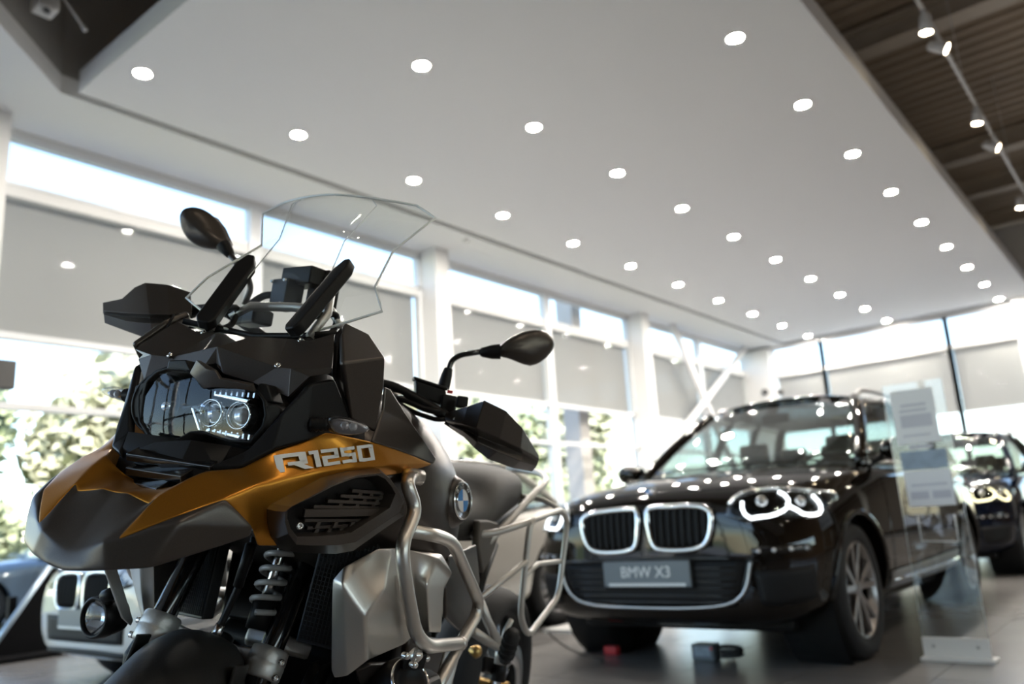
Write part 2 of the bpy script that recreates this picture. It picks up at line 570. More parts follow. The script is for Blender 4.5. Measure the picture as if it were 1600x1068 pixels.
# ------------------------------------------------------------ track lights
rail = empty('light_track', (11.5, 1.18, 5.72))
tag(rail, 'thin white lighting track hanging under the dark roof', 'light track')
box('rail', -6.0, 9.0, -0.018, 0.018, -0.02, 0.02, 'lamp_white', rail)
for dx in (-4.5, -1.0, 2.5, 6.0):
    tube('hanger', [(dx, 0, 0), (dx, 0, ZR - 5.74)], 0.006, 'lamp_white', rail, n=6)
spots = [((8.554, 1.183, 5.55), (0.02, 0.12, -1), 'first'), ((9.1209, 1.1907, 5.55), (0.08, -0.8, -0.55), 'second'), ((11.2722, 1.1948, 5.55), (0.0, 0.15, -1), 'third'), ((12.4275, 1.2238, 5.55), (0.08, -0.8, -0.55), 'fourth'), ((15.3315, 1.2728, 5.55), (-0.05, 0.1, -1), 'fifth')]
for p, d, nm in spots:
    t = empty('track_spotlight', (p[0], 1.18, 5.70))
    tag(t, 'white cylindrical track spotlight with warm lit lens, %s from the near end of the track' % nm, 'spotlight', 'track spotlights')
    d = Vector(d).normalized()
    c = Vector((0, p[1] - 1.18, p[2] - 5.70 + 0.02))
    lathe('head', c - d * 0.1, d, [(0, 0.0), (0, 0.045), (0.02, 0.055), (0.2, 0.066), (0.2, 0.060), (0.185, 0.058)], 'lamp_white', t, n=20)
    lathe('lens', c - d * 0.1, d, [(0.188, 0), (0.188, 0.059)], 'spot_on', t, n=20)
    tube('bracket', [(0, 0, 0), (0, 0, c.z + 0.03), c - d * 0.05], 0.014, 'lamp_white', t, n=8)
    box('adapter', -0.06, 0.06, -0.017, 0.017, -0.04, -0.005, 'lamp_white', t)

# unseen tracks added to brighten the hall, right of and behind the camera
mat('hall_fill_on', (1, 1, 1), 0.5, emit=260.0, ecol=(1.0, 0.86, 0.68))  # glow of the added fill spotlights
head_me = lens2_me = None
for ty_, nm in ((-2.2, 'nearest the lowered ceiling'), (-6.5, 'along the brown side wall')):
    rail = empty('light_track', (4.0, ty_, 5.72))
    tag(rail, 'added unseen lighting track over the open hall, ' + nm, 'light track')
    box('rail', -11.0, 16.0, -0.018, 0.018, -0.02, 0.02, 'lamp_white', rail)
    for dx in (-10, -5, 0, 5, 10, 15):
        tube('hanger', [(dx, 0, 0), (dx, 0, ZR - 5.74)], 0.006, 'lamp_white', rail, n=6)
    for q in range(9):
        x = -6.0 + q * 2.8
        t = empty('track_spotlight', (x, ty_, 5.66))
        tag(t, 'added unseen fill spotlight over the open hall, %s along the track %s' % (ordn[q], nm), 'spotlight', 'added hall fill spotlights')
        if head_me is None:
            o = lathe('head', (0, 0, -0.03), (0, 0, -1), [(0, 0.0), (0, 0.045), (0.2, 0.066), (0.2, 0.060), (0.185, 0.058)], 'lamp_white', t, n=16)
            head_me = o.data
            o = lathe('lens', (0, 0, -0.03), (0, 0, -1), [(0.188, 0), (0.188, 0.059)], 'hall_fill_on', t, n=16)
            lens2_me = o.data
        else:
            link('head', head_me, None, t)
            link('lens', lens2_me, None, t)

# camera housing and rod lamp in the gap at the top left
t = empty('security_camera', (2.48, 7.10, 5.60))
tag(t, 'white ceiling camera with dark lens in the recess at top left', 'camera')
box('body', -0.09, 0.09, -0.06, 0.14, -0.02, 0.16, 'lamp_white', t, bevel=0.02)
lathe('lens_barrel', (0.0, -0.03, 0.0), (-0.3, -0.3, -0.9), [(0, 0.055), (0.06, 0.05), (0.06, 0.035)], 'lamp_white', t, n=16)
lathe('lens', (0.0, -0.03, 0.0), (-0.3, -0.3, -0.9), [(0.055, 0), (0.055, 0.03)], 'joint', t, n=16)
box('mount', -0.03, 0.03, 0.0, 0.06, 0.15, 1.7, 'lamp_white', t)
t = empty('rod_lamp', (2.6, 6.9, 5.65))
tag(t, 'slim white hanging rod lamp in the recess at top left', 'lamp')
a, b = Vector((2.8151, 7.103, 5.55)) - t.location, Vector((2.5857, 7.0529, 5.75)) - t.location
tube('rod', [a, b], 0.012, 'lamp_white', t, n=8)
tube('tip', [a + (a - b).normalized() * 0.02, a - (a - b).normalized() * 0.04], 0.022, 'lamp_white', t, n=8)
tube('hanger', [b, b + Vector((0, 0, 1.5))], 0.005, 'lamp_white', t, n=6)

# small sensors
t = lathe('smoke_detector', (9.0388, 8.0466, 5.27), (0, 0, -1), [(0, 0.06), (0.03, 0.055), (0.045, 0.03), (0.045, 0)], 'lamp_white', n=16)
tag(t, 'small round smoke detector on the perimeter ceiling beside the column', 'smoke detector')
for k, (p, q) in enumerate(((1195, 612), (1219, 612))):
    c = Vector((((21.5, 8.4607, 4.0069)), ((21.5, 8.0359, 3.9427)))[k])
    t = lathe('wall_device', c, (-1, 0, 0), [(-0.05, 0.0), (-0.05, 0.09), (0.04, 0.08), (0.05, 0)], 'joint', n=12)
    tag(t, 'small dark device on the white corner column, %s of two' % ('left', 'right')[k], 'device', 'dark devices on the corner column')

o = obox('wall_speaker', (2.8292, 8.5, 2.5172), (.10, 0, 0), (0, .06, 0), (0, 0, .14), 'joint', bevel=0.01)
tag(o, 'small black speaker box on the column at the left frame edge', 'speaker')

# ------------------------------------------------------------ outdoors
mat('asphalt', (0.30, 0.30, 0.31), 0.85, var=0.15, vscale=0.8)
mat('lawn', (0.22, 0.27, 0.12), 0.9, var=0.3, vscale=1.5)
mat('leaves_a', (0.44, 0.47, 0.28), 0.7, var=0.35, vscale=1.2)
mat('leaves_b', (0.55, 0.54, 0.38), 0.7, var=0.35, vscale=1.2)
mat('leaves_c', (0.34, 0.40, 0.20), 0.7, var=0.35, vscale=1.2)
mat('bark', (0.35, 0.30, 0.25), 0.9, var=0.3, vscale=6)
mat('concrete', (0.66, 0.60, 0.57), 0.8, var=0.1)
o = boxes('ground', [(-60, 80, 9.2, 90, -0.4, -0.15)], 'asphalt')
tag(o, 'pale asphalt yard outside the window wall', 'ground', kind='structure')
o = boxes('ground', [(22.2, 90, -60, 9.2, -0.4, -0.15), (-60, -9.3, -60, 9.2, -0.4, -0.15), (-9.3, 22.2, -60, -11.3, -0.4, -0.15)], 'asphalt')
tag(o, 'pale asphalt outside the far end of the hall', 'ground', kind='structure')
o = boxes('lawn', [(-60, 80, 17.5, 60, -0.3, -0.05)], 'lawn')
tag(o, 'green lawn beyond the yard', 'lawn', kind='structure')

def foliage(n, blobs, s, rnd):
    V, F = [], []
    for q in range(n):
        c, r = blobs[q % len(blobs)]
        d = Vector((rnd.gauss(0, 1), rnd.gauss(0, 1), rnd.gauss(0, 1))).normalized()
        p = Vector(c) + Vector((d.x * r[0], d.y * r[1], d.z * r[2])) * (rnd.random() ** 0.4)
        a = Vector((rnd.gauss(0, 1), rnd.gauss(0, 1), rnd.gauss(0, 1))).normalized()
        b = a.orthogonal().normalized()
        e = s * (0.6 + 0.8 * rnd.random())
        k = len(V)
        V += [p + a * e, p + b * e * 0.6, p - a * e, p - b * e * 0.6]
        F.append((k, k + 1, k + 2, k + 3))
    return V, F

def tree(x, y, h, r, m, label, group, seed, n=2600):
    rnd = random.Random(seed)
    t = empty('tree', (x, y, -0.1))
    tag(t, label, 'tree', group)
    blobs = [((0, 0, h * 0.56), (r, r, h * 0.43))]
    for q in range(5):
        a = q * 1.3 + rnd.random()
        blobs.append(((cos(a) * r * 0.55, sin(a) * r * 0.55, h * (0.40 + 0.4 * rnd.random())), (r * 0.55, r * 0.55, h * 0.2)))
    V, F = foliage(n, blobs, 0.26, rnd)
    mesh('foliage', V, F, m, t, smooth=False, merge=0, recalc=False)
    tube('trunk', [(0, 0, 0), (0.1, 0.05, h * 0.4), (0, 0, h * 0.75)], [0.16, 0.12, 0.06], 'bark', t, n=8)
    return t

trees = [(0.2, 20.5, 6.8, 1.75, 'leaves_b', 'pale tree beyond the yard, left of the fairing'), (5.1000000000000005, 23.5, 7.4, 1.75, 'leaves_a', 'yellowish tree beyond the yard behind the headlight'), (10.0, 20.5, 6.8, 1.75, 'leaves_b', 'bushy tree outside behind the motorcycle'), (14.9, 23.5, 7.4, 1.75, 'leaves_a', 'light tree outside behind the tank'), (19.8, 20.5, 6.8, 1.75, 'leaves_b', 'tree outside seen past the left hand guard'), (24.7, 23.5, 7.4, 1.75, 'leaves_a', 'pale tree outside left of the second column'), (29.6, 20.5, 6.8, 1.75, 'leaves_b', 'tree outside right of the second column'), (34.50000000000001, 23.5, 7.4, 1.75, 'leaves_a', 'distant tree outside behind the black car')]
for i in range(1, 9):
    trees.append((-2.2 + 4.9 * i, 28.5, 8.5, 2.15, ('leaves_a', 'leaves_b')[i % 2], 'tall pale tree in the back row beyond the lawn, ' + ['left of all others', 'leftmost in view', 'left of the headlight', 'behind the headlight', 'behind the fairing', 'behind the tank', 'behind the seat', 'past the hand guard', 'rightmost'][i]))
for i, (x, y, h, r, m, lab) in enumerate(trees):
    tree(x, y, h, r, m, lab, 'trees outside the window wall', 100 + i)
shr = [(1.2, 17.9, 2.6, 0.86), (3.5, 17.9, 3.1, 0.86), (5.8, 17.9, 2.3, 0.86), (8.1, 17.9, 2.6, 0.86), (10.4, 17.9, 3.1, 0.86), (12.7, 17.9, 2.3, 0.86), (15.0, 17.9, 2.6, 0.86), (17.3, 17.9, 3.1, 0.86), (19.6, 17.9, 2.3, 0.86), (21.9, 17.9, 2.6, 0.86), (24.2, 17.9, 3.1, 0.86)]
shl = ['at the left frame edge', 'left of the beak', 'left of the headlight', 'behind the headlight', 'behind the fairing', 'behind the tank', 'behind the seat', 'past the hand guard', 'left of the second column', 'right of the second column', 'behind the black car']
for i, (x, y, h, r) in enumerate(shr):
    rnd = random.Random(300 + i)
    t = empty('shrub', (x, y, -0.06))
    tag(t, 'green shrub at the edge of the lawn, ' + shl[i], 'shrub', 'shrubs along the lawn')
    V, F = foliage(1300, [((0, 0, h * 0.5), (r, r * 0.8, h * 0.45))], 0.12, rnd)
    mesh('foliage', V, F, 'leaves_c' if i % 2 else 'leaves_a', t, smooth=False, merge=0, recalc=False)
    tube('stem', [(0, 0, 0), (0.03, 0, h * 0.6)], 0.04, 'bark', t, n=6)
o = boxes('outdoor_pillar', [(13.72, 14.08, 9.35, 9.75, -0.15, 5.6)], 'concrete')
tag(o, 'pale pinkish pillar outside, left of the second column', 'pillar', kind='structure')

# ------------------------------------------------------------ car materials
mat('paint_brown_black', (0.0075, 0.0055, 0.0042), 0.35, 0.0, coat=1.0, spec=0.0, flake=0.5)
mat('paint_navy', (0.004, 0.007, 0.018), 0.35, 0.0, coat=1.0, spec=0.0, flake=0.5)
mat('paint_white', (0.74, 0.72, 0.67), 0.3, 0.0, coat=1.0)
mat('paint_grey_blue', (0.12, 0.16, 0.20), 0.3, 0.3, coat=1.0)
mat('black_plastic', (0.012, 0.012, 0.013), 0.6, spec=0.25, bump=0.1, bscale=300)
mat('black_gloss', (0.006, 0.006, 0.007), 0.08, coat=0.5)
mat('chrome', (0.86, 0.87, 0.88), 0.12, 1.0)
mat('satin_chrome', (0.55, 0.55, 0.56), 0.3, 1.0)
mat('wheel_alloy', (0.34, 0.33, 0.33), 0.28, 1.0)
mat('rubber', (0.014, 0.014, 0.015), 0.75, bump=0.3, bscale=120)
mat('interior', (0.05, 0.048, 0.045), 0.7, var=0.2)
mat('seat_leather', (0.09, 0.08, 0.07), 0.5, bump=0.1)
mat('drl_on', (1, 1, 1), 0.4, emit=3.0, ecol=(1.0, 1.0, 0.98))
mat('drl_warm', (1, 1, 1), 0.4, emit=2.6, ecol=(1.0, 0.82, 0.45))
mat('amber', (0.9, 0.35, 0.05), 0.3)
mat('red_plastic', (0.55, 0.03, 0.04), 0.4)
mat('plate_grey', (0.16, 0.19, 0.22), 0.35)
mat('plate_text', (0.85, 0.87, 0.88), 0.4)
mat('skirt_grey', (0.20, 0.19, 0.185), 0.4, 0.3)
mat('roundel_blue', (0.02, 0.22, 0.62), 0.25, coat=0.6)
mat('roundel_white', (0.85, 0.86, 0.88), 0.25, coat=0.6)
mat('roundel_black', (0.012, 0.012, 0.012), 0.25, coat=0.6)
glass('car_glass', (0.84, 0.88, 0.87), 1.0, 0.0, 1.6, 0.09)
glass('lamp_glass', (0.75, 0.78, 0.8), 0.9, 0.0, 1.5)

def text_mesh(s, size, extr=0.0):
    cu = bpy.data.curves.new('t', 'FONT')
    cu.body = s
    cu.size = size
    cu.extrude = extr
    cu.align_x = 'CENTER'
    cu.align_y = 'CENTER'
    o = bpy.data.objects.new('t', cu)
    C.objects.link(o)
    dg = bpy.context.evaluated_depsgraph_get()
    me = bpy.data.meshes.new_from_object(o.evaluated_get(dg))
    bpy.data.objects.remove(o, do_unlink=True)
    V = [tuple(v.co) for v in me.vertices]
    F = [tuple(p.vertices) for p in me.polygons]
    bpy.data.meshes.remove(me)
    return V, F

def placed_text(name, s, size, origin, ux, uy, m, parent, bold=0.0, sx=1.0):
    V, F = text_mesh(s, size)
    o_, ux, uy = Vector(origin), Vector(ux), Vector(uy)
    nrm = ux.cross(uy)
    W2 = []
    G = []
    offs = [(0, 0)] if not bold else [(0, 0), (bold, 0), (0, bold), (bold, bold)]
    for q, (a, b) in enumerate(offs):
        n = len(W2)
        W2 += [o_ + ux * (v[0] * sx + a) + uy * (v[1] + b) + nrm * (0.00002 * q) for v in V]
        G += [tuple(i + n for i in f) for f in F]
    return mesh(name, W2, G, m, parent, smooth=False, merge=0, recalc=False)

def roundel(name, c, nrm, up, r, parent, white='roundel_white'):
    """quartered blue and white badge in a black ring with rim and letters"""
    c, n = Vector(c), Vector(nrm).normalized()
    u = (Vector(up) - n * n.dot(Vector(up))).normalized()
    s = u.cross(n)
    b = lathe(name, c, n, [(-0.003, 0.0), (-0.003, r), (r * 0.06, r), (r * 0.09, r * 0.97), (r * 0.06, r * 0.93), (r * 0.05, 0)], 'roundel_black', parent, n=40)
    lathe('rim', c, n, [(r * 0.03, r * 1.01), (r * 0.1, r * 0.99), (r * 0.09, r * 0.93), (r * 0.05, r * 0.93)], 'chrome', b, n=40)
    lathe('inner_rim', c, n, [(r * 0.04, r * 0.64), (r * 0.075, r * 0.62), (r * 0.04, r * 0.595)], 'chrome', b, n=40)
    for q in range(4):
        V = [c + n * r * 0.062]
        for j in range(9):
            a = pi / 2 * (q + j / 8)
            V.append(c + n * r * 0.062 + (s * cos(a) + u * sin(a)) * r * 0.6)
        mesh('quadrant', V, [(0, j, j + 1) for j in range(1, 9)], white if q in (0, 2) else 'roundel_blue', b, smooth=False)
    for ch, a in (('B', 138), ('M', 90), ('W', 42)):
        a = radians(a)
        d = s * cos(a) + u * sin(a)
        V, F = text_mesh(ch, r * 0.34)
        t = d.cross(n) * -1
        t = n.cross(d) * -1
        mesh('letter', [c + n * r * 0.066 + d * (r * 0.79 + v[1]) + t * v[0] for v in V], F, 'roundel_white', b, smooth=False, merge=0, recalc=False)
    return b

def interp(pl, t):
    """point at parameter 0..1 by length along a polyline"""
    L = [0]
    for a, b in zip(pl[:-1], pl[1:]):
        L.append(L[-1] + (Vector(b) - Vector(a)).length)
    d = t * L[-1]
    for i in range(len(pl) - 1):
        if d <= L[i + 1] + 1e-9:
            k = (d - L[i]) / max(1e-9, L[i + 1] - L[i])
            return Vector(pl[i]).lerp(Vector(pl[i + 1]), k)
    return Vector(pl[-1])

def smooth_poly(pl, it=2):
    pts = [Vector(p) for p in pl]
    for _ in range(it):
        q = [pts[0]]
        for a, b in zip(pts[:-1], pts[1:]):
            q += [a.lerp(b, 0.25), a.lerp(b, 0.75)]
        q.append(pts[-1])
        pts = q
    return pts

class CarBody:
    def __init__(self, root, st, paint, wheels, wr, ww=0.25, cut=True):
        self.root = root
        V, F = [], []
        n = 14
        for s in st:
            x, (yb, zb), (y1, z1), (y2, z2), (y3, z3), (y4, z4), z5, z6 = s
            half = [(0, zb), (yb, zb), (y1, z1), (y2, z2), (y3, z3), (y4, z4), (y4 * 0.5, z5), (0, z6)]
            ring = half + [(-y, z) for y, z in half[-2:0:-1]]
            V += [(x, y, z) for y, z in ring]
        for i in range(len(st) - 1):
            for j in range(n):
                k = (j + 1) % n
                F.append((i * n + j, i * n + k, (i + 1) * n + k, (i + 1) * n + j))
        F.append(tuple(range(n - 1, -1, -1)))
        F.append(tuple((len(st) - 1) * n + j for j in range(n)))
        tmp = mesh('tmp_body', V, F, paint, sub=2)
        cutters = []
        if cut:
            for wx, wy in wheels:
                for s in (-1, 1):
                    c = lathe('tmp_cut', (wx, s * (wy - 0.33), wr), (0, s, 0), [(0, 0.0), (0, wr + 0.055), (0.8, wr + 0.055), (0.8, 0)], None, n=40)
                    b = tmp.modifiers.new('b', 'BOOLEAN')
                    b.operation = 'DIFFERENCE'
                    b.object = c
                    b.solver = 'EXACT'
                    cutters.append(c)
        dg = bpy.context.evaluated_depsgraph_get()
        me = bpy.data.meshes.new_from_object(tmp.evaluated_get(dg))
        for c in cutters + [tmp]:
            bpy.data.objects.remove(c, do_unlink=True)
        me.materials.clear()
        me.name = 'body_shell'
        o = link('body_shell', me, paint, root)
        bm = bmesh.new()
        bm.from_mesh(me)
        for e in bm.edges:
            if len(e.link_faces) == 2 and e.calc_face_angle(0) > radians(45):
                e.smooth = False
        bm.to_mesh(me)
        self.bvh = BVHTree.FromBMesh(bm)
        bm.free()
        self.shell = o

    def snap(self, p, off=0.004):
        q, nrm, i, d = self.bvh.find_nearest(Vector(p))
        if nrm.dot(q - Vector((2.2, 0, 0.5))) < 0:
            nrm = -nrm
        return q + nrm * off

    def patch(self, name, bot, top, m, off=0.005, nu=16, nv=5, parent=None, solid=0.006):
        V, F = [], []
        for j in range(nv + 1):
            for i in range(nu + 1):
                a, b = interp(bot, i / nu), interp(top, i / nu)
                V.append(self.snap(a.lerp(b, j / nv), off))
        for j in range(nv):
            for i in range(nu):
                F.append((j * (nu + 1) + i, j * (nu + 1) + i + 1, (j + 1) * (nu + 1) + i + 1, (j + 1) * (nu + 1) + i))
        return mesh(name, V, F, m, parent or self.root, solid=solid)

    def line(self, name, pts, r, m, off=0.004, parent=None, closed=False, it=2, n=8):
        pl = smooth_poly(pts, it) if not closed else [Vector(p) for p in pts]
        if closed:
            for _ in range(it):
                q = []
                for a, b in zip(pl, pl[1:] + pl[:1]):
                    q += [a.lerp(b, 0.25), a.lerp(b, 0.75)]
                pl = q
        V, F = sweep([self.snap(p, off) for p in pl], r, n, closed)
        return mesh(name, V, F, m, parent or self.root, merge=0)

def wheel(root, x, y, r, w, side, rim_m='wheel_alloy'):
    """tyre with a ten-spoke rim; side = -1/+1 outward direction along y"""
    d = (0, side, 0)
    c = (x, y - side * w, r)
    ty = lathe('wheel', c, d, [(0.03, r * 0.68), (0.0, r * 0.78), (0.01, r * 0.94), (0.04, r * 0.99), (w * 0.5, r), (w - 0.04, r * 0.99), (w - 0.008, r * 0.94), (w, r * 0.82), (w - 0.012, r * 0.72), (w - 0.02, r * 0.70)], 'rubber', root, n=48, close=True)
    R_ = r * 0.70
    lathe('rim', c, d, [(w - 0.06, R_ * 0.92), (w - 0.015, R_ * 0.97), (w - 0.012, R_ * 1.01), (w - 0.03, R_ * 1.0), (0.03, R_ * 0.98)], rim_m, ty, n=40)
    lathe('brake_disc', c, d, [(w - 0.13, 0.0), (w - 0.13, R_ * 0.72), (w - 0.11, R_ * 0.72), (w - 0.11, 0)], 'satin_chrome', ty, n=30)
    hub = lathe('hub_cap', c, d, [(w - 0.09, R_ * 0.26), (w - 0.035, R_ * 0.2), (w - 0.03, R_ * 0.14), (w - 0.03, 0)], rim_m, ty, n=24)
    cv = Vector(c)
    for k in range(5):
        for da in (-0.16, 0.16):
            a = 2 * pi * k / 5 + 0.3
            p0 = cv + Vector((cos(a) * R_ * 0.14, side * (w - 0.04), sin(a) * R_ * 0.14))
            a2 = a + da * 1.6
            p1 = cv + Vector((cos(a2) * R_ * 0.97, side * (w - 0.02), sin(a2) * R_ * 0.97))
            t = (p1 - p0).normalized()
            s = t.cross(Vector((0, 1, 0))).normalized()
            dd = Vector((0, side, 0))
            V = [p0 + s * 0.016 - dd * 0.03, p0 + s * 0.018 + dd * 0.006, p0 - s * 0.018 + dd * 0.006, p0 - s * 0.016 - dd * 0.03,
                 p1 + s * 0.022 - dd * 0.03, p1 + s * 0.016 + dd * 0.004, p1 - s * 0.016 + dd * 0.004, p1 - s * 0.022 - dd * 0.03]
            mesh('spoke', V, [(0, 1, 5, 4), (1, 2, 6, 5), (2, 3, 7, 6), (3, 0, 4, 7), (0, 3, 2, 1), (4, 5, 6, 7)], rim_m, ty, bevel=0.004)
    return ty

def cabin(body, base, roof, zroof, paint, side_posts, rails=True, trim='satin_chrome', ridge=0.05, seats=True):
    """glass house: base ring at the belt, roof ring; both half rings front to back"""
    root = body.root
    nb = len(base)
    B = [Vector(p) for p in base]
    T_ = [Vector(p) for p in roof]
    M_ = []
    for i in range(nb):
        m = B[i].lerp(T_[i], 0.52)
        out = Vector((-0.02 if i < 3 else 0.02 if i > nb - 3 else 0, 0.022 if 1 < i < nb - 2 else 0.008, 0.01))
        M_.append(m + out)
    def mir(p): return Vector((p.x, -p.y, p.z))
    def grid(name, idx, sides, m, nu=6, nv=6, solid=0.004):
        for s in sides:
            V, F = [], []
            for j in range(nv + 1):
                t = j / nv
                for i in range(nu + 1):
                    f = idx[0] + (idx[1] - idx[0]) * i / nu
                    a = int(min(f, nb - 2)); k = f - a
                    b_, m_, t_ = B[a].lerp(B[a + 1], k), M_[a].lerp(M_[a + 1], k), T_[a].lerp(T_[a + 1], k)
                    p = b_ * (1 - t) * (1 - 2 * t) + m_ * 4 * t * (1 - t) + t_ * t * (2 * t - 1)
                    V.append(p if s > 0 else mir(p))
            for j in range(nv):
                for i in range(nu):
                    F.append((j * (nu + 1) + i, j * (nu + 1) + i + 1, (j + 1) * (nu + 1) + i + 1, (j + 1) * (nu + 1) + i))
            yield mesh(name, V, F, m, root, solid=solid)
    def two(name, idx, m):
        V, F = [], []
        nu, nv = 8, 6
        fs = [idx[1] - (idx[1] - idx[0]) * i / nu for i in range(nu)] + [idx[0] + (idx[1] - idx[0]) * i / nu for i in range(nu + 1)]
        n = len(fs)
        for j in range(nv + 1):
            t = j / nv
            for q, f in enumerate(fs):
                a = int(min(f, nb - 2)); k = f - a
                b_, m_, t_ = B[a].lerp(B[a + 1], k), M_[a].lerp(M_[a + 1], k), T_[a].lerp(T_[a + 1], k)
                p = b_ * (1 - t) * (1 - 2 * t) + m_ * 4 * t * (1 - t) + t_ * t * (2 * t - 1)
                V.append(mir(p) if q < nu else p)
        for j in range(nv):
            for i in range(n - 1):
                F.append((j * n + i, j * n + i + 1, (j + 1) * n + i + 1, (j + 1) * n + i))
        return mesh(name, V, F, m, root, solid=0.004)
    two('windscreen', (0, 2), 'car_glass')
    o = two('rear_window', (nb - 1, nb - 3), 'car_glass')
    for a, b in zip(side_posts[:-1], side_posts[1:]):
        list(grid('side_window', (a, b), (1, -1), 'car_glass'))
    # pillars
    for s in (1, -1):
        for i in side_posts:
            a = int(min(i, nb - 2)); k = i - a
            b_, m_, t_ = B[a].lerp(B[a + 1], k), M_[a].lerp(M_[a + 1], k), T_[a].lerp(T_[a + 1], k)
            pts = []
            for j in range(9):
                t = j / 8
                p = b_ * (1 - t) * (1 - 2 * t) + m_ * 4 * t * (1 - t) + t_ * t * (2 * t - 1)
                pts.append(p if s > 0 else mir(p))
            end = i in (side_posts[0], side_posts[-1])
            V, F = sweep(pts, 0.042 if end else 0.03, 8)
            mesh('pillar', V, F, paint if end else 'black_gloss', root, merge=0)
        # window trim along belt and roof edge
        pts = [(B[i] + Vector((0, 0.012, 0.0))) for i in range(2, nb - 2)]
        pts = [p if s > 0 else mir(p) for p in pts]
        tube('belt_trim', pts, 0.013, trim, root, n=8)
        pts = [(T_[i] + Vector((0, 0.02, -0.02))) for i in range(2, nb - 2)]
        pts = smooth_poly([p if s > 0 else mir(p) for p in pts], 2)
        tube('roof_trim', pts, 0.012, trim, root, n=8)
        if rails:
            pts = [T_[2] + Vector((0.15, -0.03, 0.03))] + [T_[i] + Vector((0, -0.03, 0.075)) for i in range(3, nb - 3)] + [T_[nb - 3] + Vector((-0.05, -0.03, 0.03))]
            pts = smooth_poly([p if s > 0 else mir(p) for p in pts], 2)
            tube('roof_rail', pts, 0.014, 'satin_chrome', root, n=8)
    # roof skin
    V, F = [], []
    nv = 8
    for i in range(nb):
        for j in range(-nv, nv + 1):
            t = abs(j) / nv
            y = T_[i].y * j / nv
            V.append((T_[i].x if T_[i].y > 0.01 else T_[i].x, y, T_[i].z + (zroof(T_[i].x) - T_[i].z) * (1 - t ** 2.4) if 1 < i < nb - 2 else T_[i].z + (0.0 if T_[i].y < 0.01 else ridge * 0.35 * (1 - t ** 2))))
    m = 2 * nv + 1
    for i in range(nb - 1):
        for j in range(m - 1):
            F.append((i * m + j, i * m + j + 1, (i + 1) * m + j + 1, (i + 1) * m + j))
    # front and rear header edges run along the ring itself
    o = mesh('roof', V, F, paint, root, solid=0.03, soff=-1 if False else 0, merge=1e-4)
    s_ = o.modifiers.new('sub', 'SUBSURF'); s_.levels = 1; s_.render_levels = 1
    # cabin fittings
    zb = B[2].z
    x0 = B[2].x
    o = obox('dashboard', (x0 + 0.22, 0, zb - 0.06), (0.26, 0, 0), (0, 0.68, 0), (0, 0, 0.08), 'interior', root, bevel=0.03)
    lathe('steering_wheel', (x0 + 0.62, -0.36, zb - 0.05), (0.9, 0, 0.45), [(-0.016, 0.18), (0, 0.196), (0.016, 0.18), (0, 0.165)], 'interior', root, n=24, close=True)
    for sx, sy in ((1.0, -0.36), (1.0, 0.36)) + (((1.95, -0.38), (1.95, 0.0), (1.95, 0.38)) if seats else ()):
        st = mesh('seat', *joinv(boxv(x0 + sx, x0 + sx + 0.16, sy - 0.22, sy + 0.22, zb - 0.75, zb + 0.10)), 'seat_leather', root, bevel=0.05)
        obox('headrest', (x0 + sx + 0.1, sy, zb + 0.20), (0.045, 0, 0), (0, 0.12, 0), (0, 0, 0.08), 'seat_leather', st, bevel=0.03)
    obox('rear_view_mirror', (T_[0].x + 0.02, 0, T_[0].z - 0.13), (0.015, 0, 0), (0, 0.11, 0), (0, 0, 0.035), 'black_plastic', root, bevel=0.01)
    # dark tub that closes the cabin below the belt
    xs = [p.x for p in B]
    V, F = boxv(min(xs) + 0.1, max(xs) - 0.1, -0.80, 0.80, zb - 0.30, zb - 0.24)
    mesh('cabin_floor', V, F, 'interior', root, smooth=False)
    return B, T_

def door_mirror(body, x, y, z, s, paint, k=1.0):
    """left or right exterior mirror, s = sign along y"""
    root = body.root
    c = Vector((x, s * y, z))
    out = []
    for dx, dy, dz in ((-0.0, 0.0, -0.055), (0.0, 0.1, -0.085), (0.0, 0.2, -0.07), (0.0, 0.235, 0.0), (0.0, 0.2, 0.075), (0, 0.09, 0.085), (0, 0.0, 0.055), (0, -0.03, 0.0)):
        out.append(c + Vector((dx + dy * 0.25, s * dy, dz)) * 1.0)
    o = pillow('door_mirror', out, (-0.10, 0, 0), (0.03, 0, 0), paint, root, inset=0.7)
    mesh('mirror_glass', [c + (p - c) * 0.82 + Vector((0.045, 0, 0)) for p in out], [tuple(range(8))], 'chrome', o, smooth=False)
    tube('mirror_foot', [c + Vector((0, 0, -0.04)), c + Vector((-0.01, -s * 0.06, -0.07)), c + Vector((-0.03, -s * 0.16, -0.10))], [0.03, 0.02, 0.03], 'black_plastic', o, n=8)
    return o

